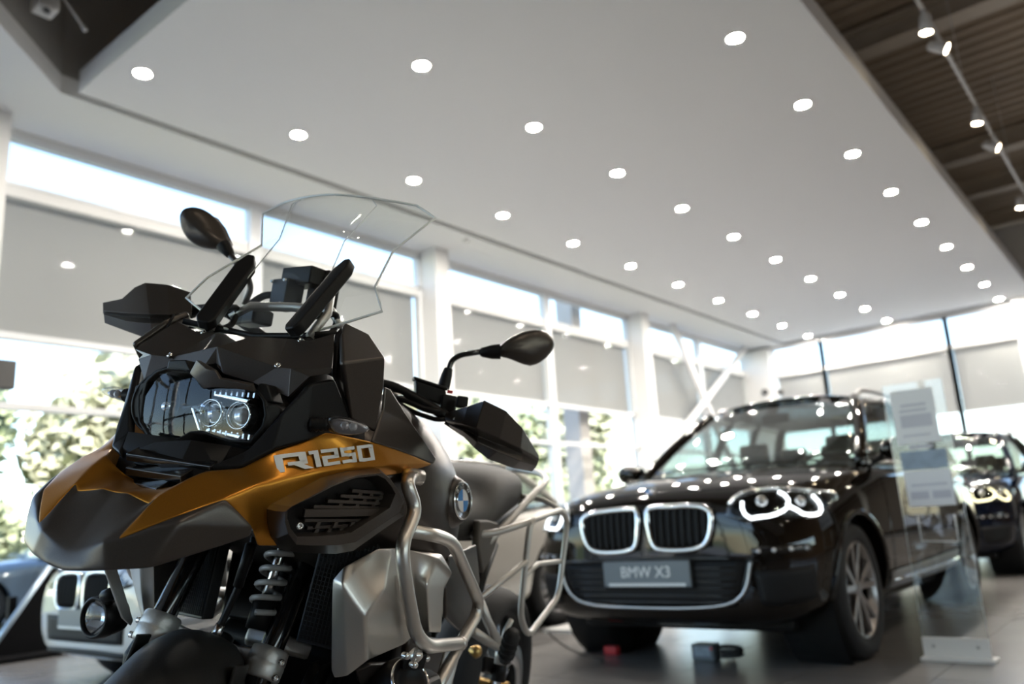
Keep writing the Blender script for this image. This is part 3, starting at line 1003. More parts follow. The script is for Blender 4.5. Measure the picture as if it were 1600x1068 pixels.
# ------------------------------------------------------------ sport utility vehicle
def build_suv(root, paint, drl, plate=True, detail=True):
    st = [
        (0.00, (.46, .33), (.56, .42), (.60, .58), (.56, .74), (.46, .84), .865, .87),
        (0.05, (.62, .27), (.73, .38), (.76, .58), (.72, .78), (.58, .905), .93, .94),
        (0.15, (.72, .23), (.83, .36), (.86, .58), (.82, .81), (.68, .945), .98, .99),
        (0.36, (.78, .21), (.89, .36), (.915, .60), (.885, .86), (.75, .985), 1.025, 1.035),
        (0.80, (.80, .21), (.925, .38), (.95, .64), (.92, .93), (.79, 1.035), 1.075, 1.085),
        (1.25, (.80, .21), (.92, .36), (.945, .62), (.925, .96), (.83, 1.075), 1.11, 1.12),
        (1.50, (.80, .21), (.915, .35), (.94, .62), (.925, .97), (.85, 1.09), 1.10, 1.10),
        (2.60, (.80, .21), (.91, .34), (.935, .62), (.925, .98), (.86, 1.10), 1.10, 1.10),
        (3.65, (.80, .22), (.925, .38), (.95, .64), (.93, 1.0), (.85, 1.11), 1.11, 1.11),
        (4.30, (.78, .26), (.90, .40), (.92, .64), (.88, 1.01), (.78, 1.12), 1.12, 1.12),
        (4.60, (.66, .34), (.80, .46), (.83, .66), (.78, 1.0), (.66, 1.09), 1.10, 1.10),
        (4.70, (.5, .44), (.62, .52), (.66, .66), (.62, .9), (.5, 1.0), 1.0, 1.0)]
    wh = ((0.78, 0.90), (3.64, 0.90))
    b = CarBody(root, st, paint, wh, 0.365)
    base = [(1.20, 0, 1.10), (1.24, .45, 1.095), (1.42, .80, 1.085), (2.05, .853, 1.09), (2.70, .862, 1.095), (3.45, .855, 1.11), (4.12, .80, 1.13), (4.38, .5, 1.12), (4.44, 0, 1.12)]
    roof = [(2.14, 0, 1.645), (2.16, .38, 1.635), (2.26, .585, 1.60), (2.42, .61, 1.605), (2.78, .635, 1.615), (3.35, .63, 1.605), (3.82, .59, 1.575), (4.02, .38, 1.58), (4.05, 0, 1.585)]
    zr = lambda x: 1.655 + 0.025 * (1 - ((x - 2.9) / 0.9) ** 2)
    cabin(b, base, roof, zr, paint, (2, 4, 5, 6))
    for wx, wy in wh:
        for s in (-1, 1):
            wheel(root, wx, s * 0.905, 0.365, 0.25, s)
            pts = [(wx + cos(a) * 0.425, s * 1.0, 0.365 + sin(a) * 0.425) for a in [radians(-12 + 12 * q) for q in range(18)]]
            b.line('arch_lip', pts, 0.018, paint, 0.0, it=1)
    for s in (-1, 1):
        door_mirror(b, 1.56, 0.90, 1.16, s, paint)
        # door gaps, handles, skirts
        b.line('door_gap', [(1.38, s, .40), (1.36, s, .70), (1.45, s, 1.05)], 0.004, 'black_gloss', 0.0)
        b.line('door_gap', [(2.62, s, .36), (2.66, s, .70), (2.66, s, 1.08)], 0.004, 'black_gloss', 0.0)
        b.line('door_handle', [(2.30, s, .945), (2.42, s, .955), (2.54, s, .955)], 0.014, 'chrome', 0.018, it=1)
        b.line('door_handle', [(3.30, s, .965), (3.42, s, .972), (3.52, s, .972)], 0.014, 'chrome', 0.018, it=1)
        b.patch('side_skirt', [(1.28, s, .24), (3.12, s, .24)], [(1.28, s, .40), (3.12, s, .44)], 'skirt_grey', 0.012, nu=20)
        b.line('skirt_trim', [(1.32, s, .33), (2.2, s, .335), (3.1, s, .36)], 0.012, 'chrome', 0.018, it=1)
        # headlamp: dark tray, two light loops, lens, chrome brow
        lo = [(0.09, s * .49, .79), (0.12, s * .59, .745), (0.2, s * .74, .742), (0.34, s * .86, .775), (0.52, s * .92, .86)]
        hi = [(0.09, s * .50, .835), (0.14, s * .60, .875), (0.24, s * .73, .91), (0.38, s * .86, .92), (0.55, s * .92, .90)]
        h = b.patch('headlamp', lo, hi, 'black_gloss', 0.006, nu=20, nv=6)
        b.patch('headlamp_lens', lo, hi, 'lamp_glass', 0.026, nu=20, nv=6, parent=h, solid=0.003)
        b.line('brow', hi, 0.009, 'chrome', 0.02, parent=h)
        b.line('light_loop', [(0.12, s * .555, .82), (0.12, s * .575, .775), (0.14, s * .60, .762), (0.16, s * .66, .750), (0.2, s * .70, .775), (0.22, s * .72, .83), (0.2, s * .70, .88)], 0.0085, drl, 0.014, parent=h, it=1)
        b.line('light_loop', [(0.2, s * .715, .80), (0.22, s * .74, .765), (0.28, s * .81, .762), (0.34, s * .865, .79), (0.36, s * .875, .84), (0.34, s * .855, .895)], 0.0085, drl, 0.014, parent=h, it=1)
        lathe('projector', b.snap((0.14, s * .63, .815), 0.01), (-0.8, s * 0.5, 0), [(0, .03), (.014, .026), (.02, .012), (.021, 0)], 'satin_chrome', h, n=16)
        lathe('projector', b.snap((0.25, s * .775, .835), 0.01), (-0.6, s * 0.7, 0), [(0, .028), (.014, .024), (.02, .012), (.021, 0)], 'satin_chrome', h, n=16)
        # kidney grille
        o_ = [(0.0, s * .030, .80), (0.0, s * .032, .88), (0.0, s * .10, .895), (0.0, s * .36, .885), (0.0, s * .425, .84), (0.0, s * .40, .70), (0.0, s * .34, .64), (0.0, s * .09, .64), (0.0, s * .045, .68)]
        k = b.patch('kidney_grille', [(0, s * .035, .645), (0, s * .40, .65)], [(0, s * .035, .89), (0, s * .42, .885)], 'black_plastic', 0.002, nu=10, nv=6)
        b.line('grille_frame', [(p[0] - 0.05, p[1], p[2]) for p in o_], 0.016, 'chrome', 0.016, parent=k, closed=True)
        for q in range(8):
            yy = s * (.075 + q * .042)
            sl = b.line('grille_slat', [(0, yy, .652), (0, yy * 1.01, .75), (0, yy * 1.02, .878)], 0.010, 'black_plastic', 0.012, parent=k, it=1)
        # lower corner intake and fog lamp strip
        b.patch('corner_intake', [(0.05, s * .62, .36), (0.22, s * .85, .38)], [(0.05, s * .60, .52), (0.2, s * .84, .54)], 'black_plastic', 0.003, nu=8)
        f = b.patch('fog_lamp', [(0.05, s * .60, .60), (0.2, s * .82, .605)], [(0.05, s * .60, .635), (0.2, s * .82, .64)], 'black_gloss', 0.006, nu=8, nv=2)
        for q in range(4):
            lathe('led', b.snap((0.05 + q * .045, s * (.64 + q * .05), .62), 0.012), (-0.8, s * .5, 0), [(0, .012), (.006, .009), (.008, 0)], 'satin_chrome', f, n=10)
        b.line('crease', [(0.28, s * .30, 1.0), (0.8, s * .48, 1.1), (1.2, s * .58, 1.12)], 0.006, paint, -0.002, it=1)
    # lower intake with chrome lip and number plate
    b.patch('lower_intake', [(0, -.50, .345), (0, .50, .345)], [(0, -.58, .585), (0, .58, .585)], 'black_plastic', 0.004, nu=16)
    b.line('intake_lip', [(0, -.60, .57), (0, -.56, .42), (0, -.44, .345), (0, 0, .335), (0, .44, .345), (0, .56, .42), (0, .60, .57)], 0.009, 'satin_chrome', 0.012)
    b.line('intake_brow', [(0, -.60, .59), (0, 0, .60), (0, .60, .59)], 0.010, 'black_gloss', 0.012, it=1)
    for q in range(6):
        b.line('intake_bar', [(0, -.52 + .02 * q * 0, .37 + q * .035), (0, 0, .37 + q * .035), (0, .52, .37 + q * .035)], 0.005, 'black_gloss', 0.01, it=1)
    p0 = b.snap((-0.1, 0, .52), 0.0)
    if plate:
        pl = obox('number_plate', (p0.x - 0.03, 0.0, .52), (0.006, 0, 0), (0, .272, 0), (0, 0, .068), 'plate_grey', root, bevel=0.004)
        obox('plate_frame', (p0.x - 0.022, 0.0, .516), (0.006, 0, 0), (0, .280, 0), (0, 0, .076), 'black_plastic', pl, bevel=0.004)
        placed_text('plate_lettering', 'BMW X3', 0.082, (p0.x - 0.0372, 0.0, .527), (0, -1, 0), (0, 0, 1), 'plate_text', pl, bold=0.0012)
        obox('plate_strip', (p0.x - 0.0368, 0, .463), (0.0006, 0, 0), (0, .24, 0), (0, 0, .008), 'plate_text', pl)
    c = b.snap((0.10, 0, .945), 0.002)
    roundel('hood_badge', c, (-0.75, 0, 0.66), (0, 0, 1), 0.042, root)
    # bonnet shut line
    b.line('bonnet_gap', [(0.5, -.80, .99), (0.2, -.66, .93), (0.12, -.40, .925), (0.10, 0, .925), (0.12, .40, .925), (0.2, .66, .93), (0.5, .80, .99)], 0.004, 'black_gloss', 0.0)
    # floor pan
    V, F = boxv(0.3, 4.4, -.66, .66, .19, .30)
    mesh('floor_pan', V, F, 'black_plastic', root, bevel=0.03)
    # wheel wells
    for wx, wy in wh:
        for s in (-1, 1):
            lathe('wheel_well', (wx, s * 0.56, .365), (0, s, 0), [(0, 0.0), (0, .415), (.30, .418)], 'black_plastic', root, n=30)
    # tail lamps
    for s in (-1, 1):
        b.patch('tail_lamp', [(4.5, s * .86, .88), (4.66, s * .55, .88)], [(4.4, s * .86, 1.02), (4.62, s * .55, 1.0)], 'red_plastic', 0.008, nu=8)
    return b

suv = empty('car', (4.05, 2.385, 0))
tag(suv, 'black-brown sport utility car with chrome kidney grilles and plate reading BMW X3', 'car')
build_suv(suv, 'paint_brown_black', 'drl_on')

suv2 = empty('car', (9.75, 2.35, 0))
tag(suv2, 'dark navy sport utility car parked behind, headlamp glowing yellow at right edge', 'car')
build_suv(suv2, 'paint_navy', 'drl_warm', plate=False)

# ------------------------------------------------------------ saloon
def build_saloon(root, paint, wr=0.335):
    st = [
        (0.00, (.44, .27), (.54, .34), (.58, .46), (.55, .58), (.46, .67), .69, .695),
        (0.05, (.60, .22), (.70, .31), (.73, .47), (.70, .61), (.56, .72), .745, .75),
        (0.16, (.70, .19), (.80, .30), (.83, .48), (.80, .64), (.66, .755), .79, .80),
        (0.40, (.76, .18), (.86, .30), (.885, .50), (.86, .70), (.73, .80), .845, .855),
        (0.82, (.78, .18), (.885, .30), (.91, .54), (.88, .78), (.76, .87), .91, .92),
        (1.35, (.78, .18), (.88, .29), (.905, .54), (.89, .82), (.79, .92), .96, .965),
        (1.70, (.78, .18), (.88, .28), (.90, .54), (.89, .83), (.80, .93), .94, .94),
        (2.60, (.78, .18), (.875, .28), (.90, .54), (.89, .84), (.81, .945), .945, .945),
        (3.56, (.78, .19), (.89, .31), (.915, .56), (.90, .87), (.80, .98), 1.0, 1.0),
        (4.05, (.76, .22), (.88, .34), (.90, .58), (.87, .90), (.77, 1.02), 1.05, 1.06),
        (4.42, (.66, .28), (.80, .40), (.82, .60), (.79, .88), (.69, .99), 1.04, 1.05),
        (4.55, (.5, .36), (.64, .44), (.68, .60), (.64, .82), (.54, .92), .95, .95)]
    wh = ((0.78, 0.87), (3.52, 0.87))
    b = CarBody(root, st, paint, wh, wr)
    base = [(1.28, 0, .955), (1.34, .45, .95), (1.56, .76, .93), (2.1, .80, .935), (2.65, .81, .94), (3.2, .80, .955), (3.72, .74, .99), (4.0, .5, 1.04), (4.06, 0, 1.05)]
    roof = [(2.10, 0, 1.40), (2.12, .36, 1.39), (2.24, .54, 1.36), (2.38, .56, 1.365), (2.68, .575, 1.37), (3.05, .57, 1.355), (3.3, .53, 1.325), (3.42, .34, 1.33), (3.44, 0, 1.335)]
    zr = lambda x: 1.415 + 0.015 * (1 - ((x - 2.7) / 0.7) ** 2)
    cabin(b, base, roof, zr, paint, (2, 4, 5, 6), rails=False, trim='black_gloss', seats=False)
    for wx, wy in wh:
        for s in (-1, 1):
            wheel(root, wx, s * 0.875, wr, 0.22, s)
            lathe('wheel_well', (wx, s * 0.55, wr), (0, s, 0), [(0, 0.0), (0, wr + .05), (.28, wr + .052)], 'black_plastic', root, n=30)
    for s in (-1, 1):
        door_mirror(b, 1.72, 0.86, 1.0, s, paint)
        lo = [(0.10, s * .40, .60), (0.2, s * .65, .60), (0.45, s * .84, .66)]
        hi = [(0.10, s * .40, .67), (0.22, s * .66, .70), (0.5, s * .84, .73)]
        h = b.patch('headlamp', lo, hi, 'black_gloss', 0.006, nu=14)
        b.line('light_loop', [(0.14, s * .50, .64), (0.22, s * .62, .625), (0.3, s * .70, .66)], 0.010, 'drl_on', 0.012, parent=h, it=1)
        k = b.patch('kidney_grille', [(0, s * .035, .50), (0, s * .33, .50)], [(0, s * .035, .70), (0, s * .36, .69)], 'black_plastic', 0.002, nu=10, nv=6)
        b.line('grille_frame', [(0, s * .028, .58), (0, s * .03, .70), (0, s * .20, .715), (0, s * .36, .695), (0, s * .36, .60), (0, s * .32, .495), (0, s * .15, .49), (0, s * .04, .50)], 0.014, 'chrome', 0.014, parent=k, closed=True)
        for q in range(6):
            yy = s * (.07 + q * .045)
            b.line('grille_slat', [(0, yy, .51), (0, yy, .60), (0, yy * 1.02, .685)], 0.013, 'black_plastic', 0.014, parent=k, it=1)
        b.line('door_gap', [(1.42, s, .34), (1.40, s, .6), (1.5, s, .9)], 0.004, 'black_gloss', 0.0)
        b.line('door_handle', [(2.3, s, .82), (2.42, s, .83), (2.52, s, .83)], 0.012, paint, 0.014, it=1)
        b.patch('tail_lamp', [(4.36, s * .80, .78), (4.54, s * .4, .78)], [(4.3, s * .8, .86), (4.52, s * .4, .86)], 'red_plastic', 0.008, nu=8)
    b.patch('lower_intake', [(0, -.48, .31), (0, .48, .31)], [(0, -.50, .46), (0, .50, .46)], 'black_plastic', 0.004, nu=14)
    p0 = b.snap((-0.1, 0, .44), 0.0)
    pl = obox('number_plate', (p0.x - 0.025, 0, .445), (0.006, 0, 0), (0, .26, 0), (0, 0, .055), 'plate_grey', root, bevel=0.003)
    obox('plate_strip', (p0.x - 0.0316, 0, .395), (0.0004, 0, 0), (0, .25, 0), (0, 0, .007), 'plate_text', pl)
    b.line('splitter', [(0.1, -.7, .22), (0, -.45, .24), (-0.02, 0, .245), (0, .45, .24), (0.1, .7, .22)], 0.018, 'black_plastic', 0.0, it=1)
    V, F = boxv(0.3, 4.3, -.64, .64, .16, .28)
    mesh('floor_pan', V, F, 'black_plastic', root, bevel=0.03)
    c = b.snap((0.10, 0, .745), 0.002)
    roundel('hood_badge', c, (-0.7, 0, 0.7), (0, 0, 1), 0.041, root)
    return b

sal = empty('car', (2.22, 5.12, 0))
tag(sal, 'white saloon car with black-barred kidney grilles behind the motorcycle', 'car')
build_saloon(sal, 'paint_white')
sal2 = dup(sal)
sal2.location = (3.4, 13.6, -0.15)
sal2.rotation_euler = (0, 0, 0.0)
tag(sal2, 'grey-blue car parked outdoors at the left frame edge', 'car')
_gb = None
for ch in list(sal2.children):
    if ch.data and ch.data.materials and ch.data.materials[0] == MATS['paint_white']:
        ch.data = ch.data.copy()
        ch.data.materials[0] = MATS['paint_grey_blue']

# ------------------------------------------------------------ motorcycle
mat('bike_grey', (0.080, 0.068, 0.061), 0.32, 0.6, flake=0.3)
mat('bike_black', (0.010, 0.0095, 0.010), 0.42, spec=0.22, bump=0.15, bscale=500)
mat('bike_black_gloss', (0.008, 0.008, 0.009), 0.14, coat=0.3)
mat('bike_orange', (0.55, 0.23, 0.03), 0.30, 0.85, flake=0.25)
mat('bike_silver', (0.68, 0.65, 0.61), 0.36, 0.95, flake=0.1)
mat('steel_tube', (0.68, 0.65, 0.61), 0.36, 1.0, bump=0.05, bscale=250)
mat('cast_silver', (0.62, 0.60, 0.57), 0.45, 0.7, bump=0.2, bscale=300)
mat('bolt_steel', (0.75, 0.74, 0.72), 0.22, 1.0)
mat('seat_vinyl', (0.045, 0.041, 0.037), 0.6, bump=0.3, bscale=400)
mat('seat_brown', (0.09, 0.075, 0.06), 0.55, bump=0.25, bscale=300)
mat('decal_white', (0.86, 0.86, 0.85), 0.45)
mat('spring_grey', (0.42, 0.41, 0.40), 0.4, 0.2)
mat('fender_black', (0.02, 0.019, 0.018), 0.55, bump=0.2, bscale=300)
mat('radiator', (0.03, 0.032, 0.036), 0.45, 0.5)
mat('hub_gold', (0.5, 0.33, 0.12), 0.35, 1.0)
mat('led_clear', (0.8, 0.8, 0.82), 0.1, 0.6)
mat('display', (0.01, 0.014, 0.02), 0.1, coat=0.6)
glass('screen_glass', (0.94, 0.965, 0.965), 1.0, 0.0, 1.45, 0.035)
mat('edge_glint', (0.88, 0.92, 0.93), 0.12, 0.0, coat=1.0)  # near-white colour stands in for highlights along screen edges and folds
glass('lens_glass', (0.80, 0.83, 0.86), 0.9, 0.0, 1.5, 0.0)
glass('indicator_lens', (0.82, 0.82, 0.84), 1.0, 0.0, 1.5, 0.03)

bike = empty('motorcycle')
tag(bike, 'brown-grey and orange adventure motorcycle with clear windscreen, lettered R 1250', 'motorcycle')
bike.matrix_world = Matrix(((-0.93370, 0.35075, 0.07207, 0.496), (-0.35806, -0.91463, -0.18794, 1.355), (0.0, -0.20128, 0.97954, 0.0), (0, 0, 0, 1)))

STEER = radians(24)
SAX = Vector((-sin(radians(25)), 0, cos(radians(25))))
SO = Vector((0.08, 0, 0))
_sm = Matrix.Rotation(STEER, 3, SAX)
def st_(p):
    return SO + _sm @ (Vector(p) - SO)
def mirl(p):
    return (p[0], -p[1], p[2])
def bolt(c, d, r, parent, m='bolt_steel', h=0.004):
    return lathe('bolt', c, d, [(0, r), (h, r * 0.95), (h, r * 0.5), (h * 0.3, r * 0.42), (h * 0.3, 0)], m, parent, n=12)

# ---- beak
o_tip = (0.0683, 0.069, 0.8604)
t0, t1, b3 = (0.0161, 0, 0.9153), (0.0163, 0.023, 0.9175), (0.0191, 0.066, 0.9073)
e1, e2, e3 = (0.0506, 0.094, 0.8788), (0.0228, 0.125, 0.9016), (-0.0272, 0.154, 0.9278)
o1 = (0.0162, 0.075, 0.9191)
BV = [t0, t1, b3, (0.0742, 0.052, 0.8564), (0.0716, 0.022, 0.8425), (0.071, 0, 0.8382), (0.0783, 0, 0.8109), (0.0781, 0.03, 0.815), (0.0699, 0.066, 0.8212), (0.0472, 0.114, 0.8308),
      o_tip, e1, e2, e3, (0.0309, 0.134, 0.8894), (0.0401, 0.122, 0.8667), (-0.0684, 0.178, 0.8923), (-0.0709, 0.174, 0.8771), o1]
BF = [(0, 1, 4, 5), (1, 2, 3, 4), (2, 18, 10, 3), (3, 10, 15, 9, 8), (4, 3, 8, 7), (5, 4, 7, 6), (10, 11, 14, 15), (11, 12, 14), (12, 13, 14), (14, 13, 16), (14, 16, 17), (15, 14, 17, 9)]
beak = mesh('beak', BV, BF, 'bike_grey', bike, mirror=True, solid=0.006, soff=0, bevel=0.005, bseg=1, bang=8, sub=2)
# ---- orange upper panels
OV = [o_tip, e1, e2, e3, (-0.0725, 0.168, 0.9497), (-0.1261, 0.184, 0.964), (-0.1875, 0.207, 0.9812), (-0.2528, 0.226, 0.9918), (-0.3375, 0.241, 1.0034), (-0.5003, 0.25, 1.013),
      o1, (-0.0265, 0.088, 0.9481), (-0.0491, 0.095, 0.96), (-0.0891, 0.125, 0.9694), (-0.1242, 0.152, 1.0009), (-0.1707, 0.176, 1.0241), (-0.2017, 0.19, 1.0417), (-0.2699, 0.236, 1.0378), (-0.3743, 0.246, 1.0288),
      (-0.0836, 0.168, 0.8868), (-0.1103, 0.162, 0.861), (-0.1491, 0.178, 0.8619), (-0.1356, 0.188, 0.9136), (-0.1968, 0.2, 0.9453), (-0.279, 0.218, 0.9749), (-0.3854, 0.235, 0.9856),
      t0, t1, (-.055, 0, .925), (-.055, .055, .932), b3]
OF = [(0, 1, 10), (1, 2, 11, 10), (2, 3, 12, 11), (3, 4, 13, 12), (4, 5, 14, 13), (5, 6, 15, 14), (6, 7, 16, 15), (7, 8, 17, 16), (8, 9, 18, 17),
      (3, 19, 4), (4, 19, 20, 21), (4, 21, 22, 5), (5, 22, 23, 6), (6, 23, 24, 7), (7, 24, 25, 8), (8, 25, 9),
      (26, 27, 29, 28), (27, 30, 10, 11, 29), (11, 12, 29)]
orange = mesh('orange_panel', OV, OF, 'bike_orange', bike, mirror=True, solid=0.004, bevel=0.003, bseg=1, bang=12, sub=2)
# ---- lettering on the left panel
def _q(x0, y0, x1, y1): return [(x0, y0), (x1, y0), (x1, y1), (x0, y1)]
GL = {'R': [_q(0, 0, .22, .62), _q(0, .62, .22, 1), _q(.22, .78, .96, 1), _q(.72, .42, .96, .78), _q(.34, .30, .96, .50), [(.50, .32), (.80, .32), (1.12, 0), (.82, 0)]],
      '1': [_q(.45, 0, 1, .8), _q(0, .8, 1, 1)],
      '2': [_q(0, .8, 1, 1), _q(.74, .5, 1, .8), _q(0, .4, 1, .6), _q(0, .2, .26, .4), _q(0, 0, 1, .2)],
      '5': [_q(0, .8, 1, 1), _q(0, .5, .26, .8), _q(0, .42, 1, .62), _q(.74, .2, 1, .42), _q(0, 0, 1, .2)],
      '0': [_q(0, .8, 1, 1), _q(0, .2, .26, .8), _q(.74, .2, 1, .8), _q(0, 0, 1, .2)]}
_bm = bmesh.new()
_vs = [_bm.verts.new(v) for v in OV]
for f in OF:
    _bm.faces.new([_vs[i] for i in f])
_bm.faces.ensure_lookup_table()
bmesh.ops.triangulate(_bm, faces=_bm.faces)
obvh = BVHTree.FromBMesh(_bm)
_bm.free()
CAMB = Vector((0.948, 0.901, 1.017))
def on_orange(p, off=0.0045):
    d = (Vector(p) - CAMB).normalized()
    q, nr, i, dist = obvh.ray_cast(CAMB, d)
    if q is None:
        q, nr, i, dist = obvh.find_nearest(Vector(p))
    if nr.dot(d) > 0: nr = -nr
    return q + nr * off
TL, BL, TR, BR = Vector((-0.0991, 0.17, 0.9937)), Vector((-0.1182, 0.17, 0.9686)), Vector((-0.2892, 0.225, 1.0337)), Vector((-0.3068, 0.225, 1.0086))
def quad(u, v):
    return (BL.lerp(BR, u)).lerp(TL.lerp(TR, u), v)
wid = [('R', 0.0, .30), ('1', .315, .415), ('2', .44, .61), ('5', .635, .80), ('0', .825, 1.0)]
for ch, ua, ub in wid:
    V, F = [], []
    for a, b, c, d in GL[ch]:
        n = len(V)
        for k in range(5):
            t = k / 4
            V += [on_orange(quad(ua + (ub - ua) * (p[0] + (q[0] - p[0]) * t), p[1] + (q[1] - p[1]) * t)) for p, q in ((a, b), (d, c))]
        F += [(n + 2 * k, n + 2 * k + 2, n + 2 * k + 3, n + 2 * k + 1) for k in range(4)]
    bmx = bmesh.new()
    vv = [bmx.verts.new(v) for v in V]
    for f in F:
        bmx.faces.new([vv[i] for i in f])
    bmesh.ops.triangulate(bmx, faces=bmx.faces)
    me = bpy.data.meshes.new('lettering')
    bmx.to_mesh(me)
    bmx.free()
    o = link('lettering', me, 'decal_white', orange)
orange['label'] = 'orange metallic panels with white lettering R 1250'

# ---- nose vent with three slats
vent = mesh('nose_vent', [(-0.066, -0.058, 0.9742), (-0.068, -0.05, 0.9269), (-.052, 0, .924), (-0.0365, 0.045, 0.9224), (-0.0676, 0.084, 0.9623), (-0.1266, 0.112, 0.9973), (-0.084, 0.03, 1.0006), (-0.0773, -0.03, 0.9913)], [(0, 1, 2, 7), (7, 2, 3, 6), (6, 3, 4, 5)], 'bike_black', bike, solid=0.004, bevel=0.001)
for a, b, h in (((-0.0721, -0.058, 0.9667), (-0.0869, 0.09, 0.9659), .006), ((-0.0735, -0.055, 0.9453), (-0.0543, 0.068, 0.9474), .006), ((-0.0748, -0.05, 0.9262), (-0.0343, 0.046, 0.9262), .005)):
    a, b = Vector(a), Vector(b)
    c = (a + b) / 2 + Vector((0.010, 0, 0.002))
    obox('vent_slat', c, (b - a) / 2, Vector((0.012, 0, -0.006)), Vector((0.002, 0, h)), 'bike_black_gloss', vent, bevel=0.002)
# ---- black side arms that frame the headlamp
AV = [(-0.0677, 0.083, 0.9613), (-0.0903, 0.125, 0.9704), (-0.1239, 0.152, 1.0019), (-0.1704, 0.176, 1.0251), (-0.2504, 0.2, 1.0665), (-0.1941, 0.19, 1.1277), (-0.1551, 0.172, 1.1119), (-0.1321, 0.148, 1.0609), (-0.1149, 0.115, 0.9959)]
for s in (1, -1):
    mesh('side_arm', AV if s > 0 else [mirl(p) for p in AV], [(0, 1, 8), (1, 2, 7, 8), (2, 3, 6, 7), (3, 4, 5, 6)], 'bike_black', bike, solid=0.014, bevel=0.004, bseg=2, bang=15)

# ---- headlamp
LENS = [(-0.124, -0.1134, 1.039), (-0.124, -0.119, 1.0604), (-0.121, -0.1083, 1.0825), (-0.117, -0.0865, 1.1001), (-0.112, -0.0556, 1.1099), (-0.109, -0.0241, 1.1077), (-0.107, -0.0025, 1.097), (-0.106, 0.0164, 1.0828), (-0.107, 0.0338, 1.0864), (-0.113, 0.07, 1.0888), (-0.124, 0.1029, 1.0883), (-0.128, 0.1152, 1.0746), (-0.129, 0.1217, 1.0548), (-0.127, 0.1218, 1.0377), (-0.123, 0.1138, 1.0229), (-0.12, 0.1084, 1.012), (-0.112, 0.0782, 1.0096), (-0.108, 0.0561, 1.0135), (-0.105, 0.0304, 1.018), (-0.105, 0.01, 1.015), (-0.108, -0.0106, 1.0027), (-0.112, -0.0393, 0.9998), (-0.118, -0.0774, 0.9995), (-0.123, -0.1053, 1.02)]
LC = Vector((-0.1, 0.0314, 1.0524))
def ringof(k, df, pts=LENS):
    return [Vector((p[0] + df, LC.y + (p[1] - LC.y) * k, LC.z + (p[2] - LC.z) * (1 + (k - 1) * 1.3))) for p in pts]
hl = rings('headlamp', [ringof(1.0, 0.0), ringof(1.02, 0.006), ringof(1.07, 0.004), ringof(1.12, -0.012), ringof(1.12, -0.06), ringof(0.6, -0.11)], 'bike_black', bike, cap1=True)
def lensring(k):
    r = ringof(k, 0)
    for p in r:
        p.x = -.102 - .9 * (p.y - LC.y) ** 2 - .9 * (p.z - LC.z) ** 2
    return r
rings('lens', [lensring(k) for k in (1.0, .85, .7, .55, .4, .25, .12)], 'lens_glass', hl, cap1=True)
rings('reflector_tray', [ringof(1.0, -0.004), ringof(0.97, -0.03), ringof(0.9, -0.055), ringof(0.3, -0.06)], 'bike_black', hl, cap1=True)
def hlp(p, f): return Vector(p)
lathe('reflector_bowl', (-0.15, -0.0835, 1.0521), (1, 0, 0), [(-.012, 0.0), (-.01, .012), (0.0, .026), (.02, .042), (.034, .047), (.034, .050), (.01, .05)], 'bike_black', hl, n=32)
lathe('bulb_shield', (-0.135, -0.0667, 1.0487), (1, 0, 0), [(-.02, .012), (.012, .011), (.018, .006), (.019, 0)], 'chrome', hl, n=20)
for p in ((-0.15, 0.0184, 1.0475), (-0.155, 0.0685, 1.049)):
    lathe('projector_ring', p, (1, 0, 0), [(0.0, .024), (.022, .0235), (.024, .021), (.018, .0195)], 'chrome', hl, n=28)
    lathe('projector_lens', p, (1, 0, 0), [(.012, .020), (.018, .016), (.022, .009), (.024, 0)], 'led_clear', hl, n=24)
obox('reflector_trim', (-0.14, 0.0514, 1.0757), (0.012, 0, 0), (0, .034, -.003), (0, .002, .004), 'chrome', hl, bevel=0.002)
obox('reflector_trim', (-0.135, 0.0523, 1.0174), (0.012, 0, 0), (0, .034, -.002), (0, .002, .004), 'chrome', hl, bevel=0.002)
obox('reflector_trim', (-0.128, -0.0002, 1.0348), (0.01, 0, 0), (0, .004, .0), (0, .012, -.018), 'chrome', hl, bevel=0.002)
for q in range(8):
    a, b = Vector((-0.126, 0.0279, 1.0191)), Vector((-0.132, 0.1, 1.0174))
    obox('led_rib', a.lerp(b, q / 7), (0.006, 0, 0), (0, .0016, 0), (0, 0, .004), 'led_clear', hl)
    a, b = Vector((-0.13, 0.0226, 1.0821)), Vector((-0.137, 0.0916, 1.0834))
    obox('led_rib', a.lerp(b, q / 7), (0.006, 0, 0), (0, .0016, 0), (0, 0, .004), 'led_clear', hl)
# clamp tabs round the lens
for pts in ([(-0.118, -0.1274, 1.0236), (-0.12, -0.1369, 1.042), (-0.118, -0.1346, 1.0764), (-0.112, -0.1039, 1.089), (-0.118, -0.113, 1.0612), (-0.118, -0.107, 1.0225)],
            [(-0.108, -0.0689, 1.1064), (-0.106, -0.066, 1.1232), (-0.104, -0.0302, 1.1269), (-0.103, -0.0133, 1.1082)],
            [(-0.114, -0.0753, 0.9962), (-0.116, -0.0694, 0.9815), (-0.112, -0.0244, 0.9813), (-0.106, -0.0105, 0.9978)],
            [(-0.118, 0.1022, 1.093), (-0.118, 0.1071, 1.1036), (-0.124, 0.1186, 1.1025), (-0.13, 0.1308, 1.076), (-0.124, 0.1223, 1.0745)],
            [(-0.124, 0.1231, 1.0705), (-0.132, 0.1321, 1.0744), (-0.14, 0.1426, 1.0663), (-0.138, 0.1394, 1.0374), (-0.128, 0.1284, 1.0213), (-0.122, 0.1278, 1.0386)]):
    prism('lens_clamp', pts, (-0.03, 0, 0), 'bike_black', hl, bevel=0.003)
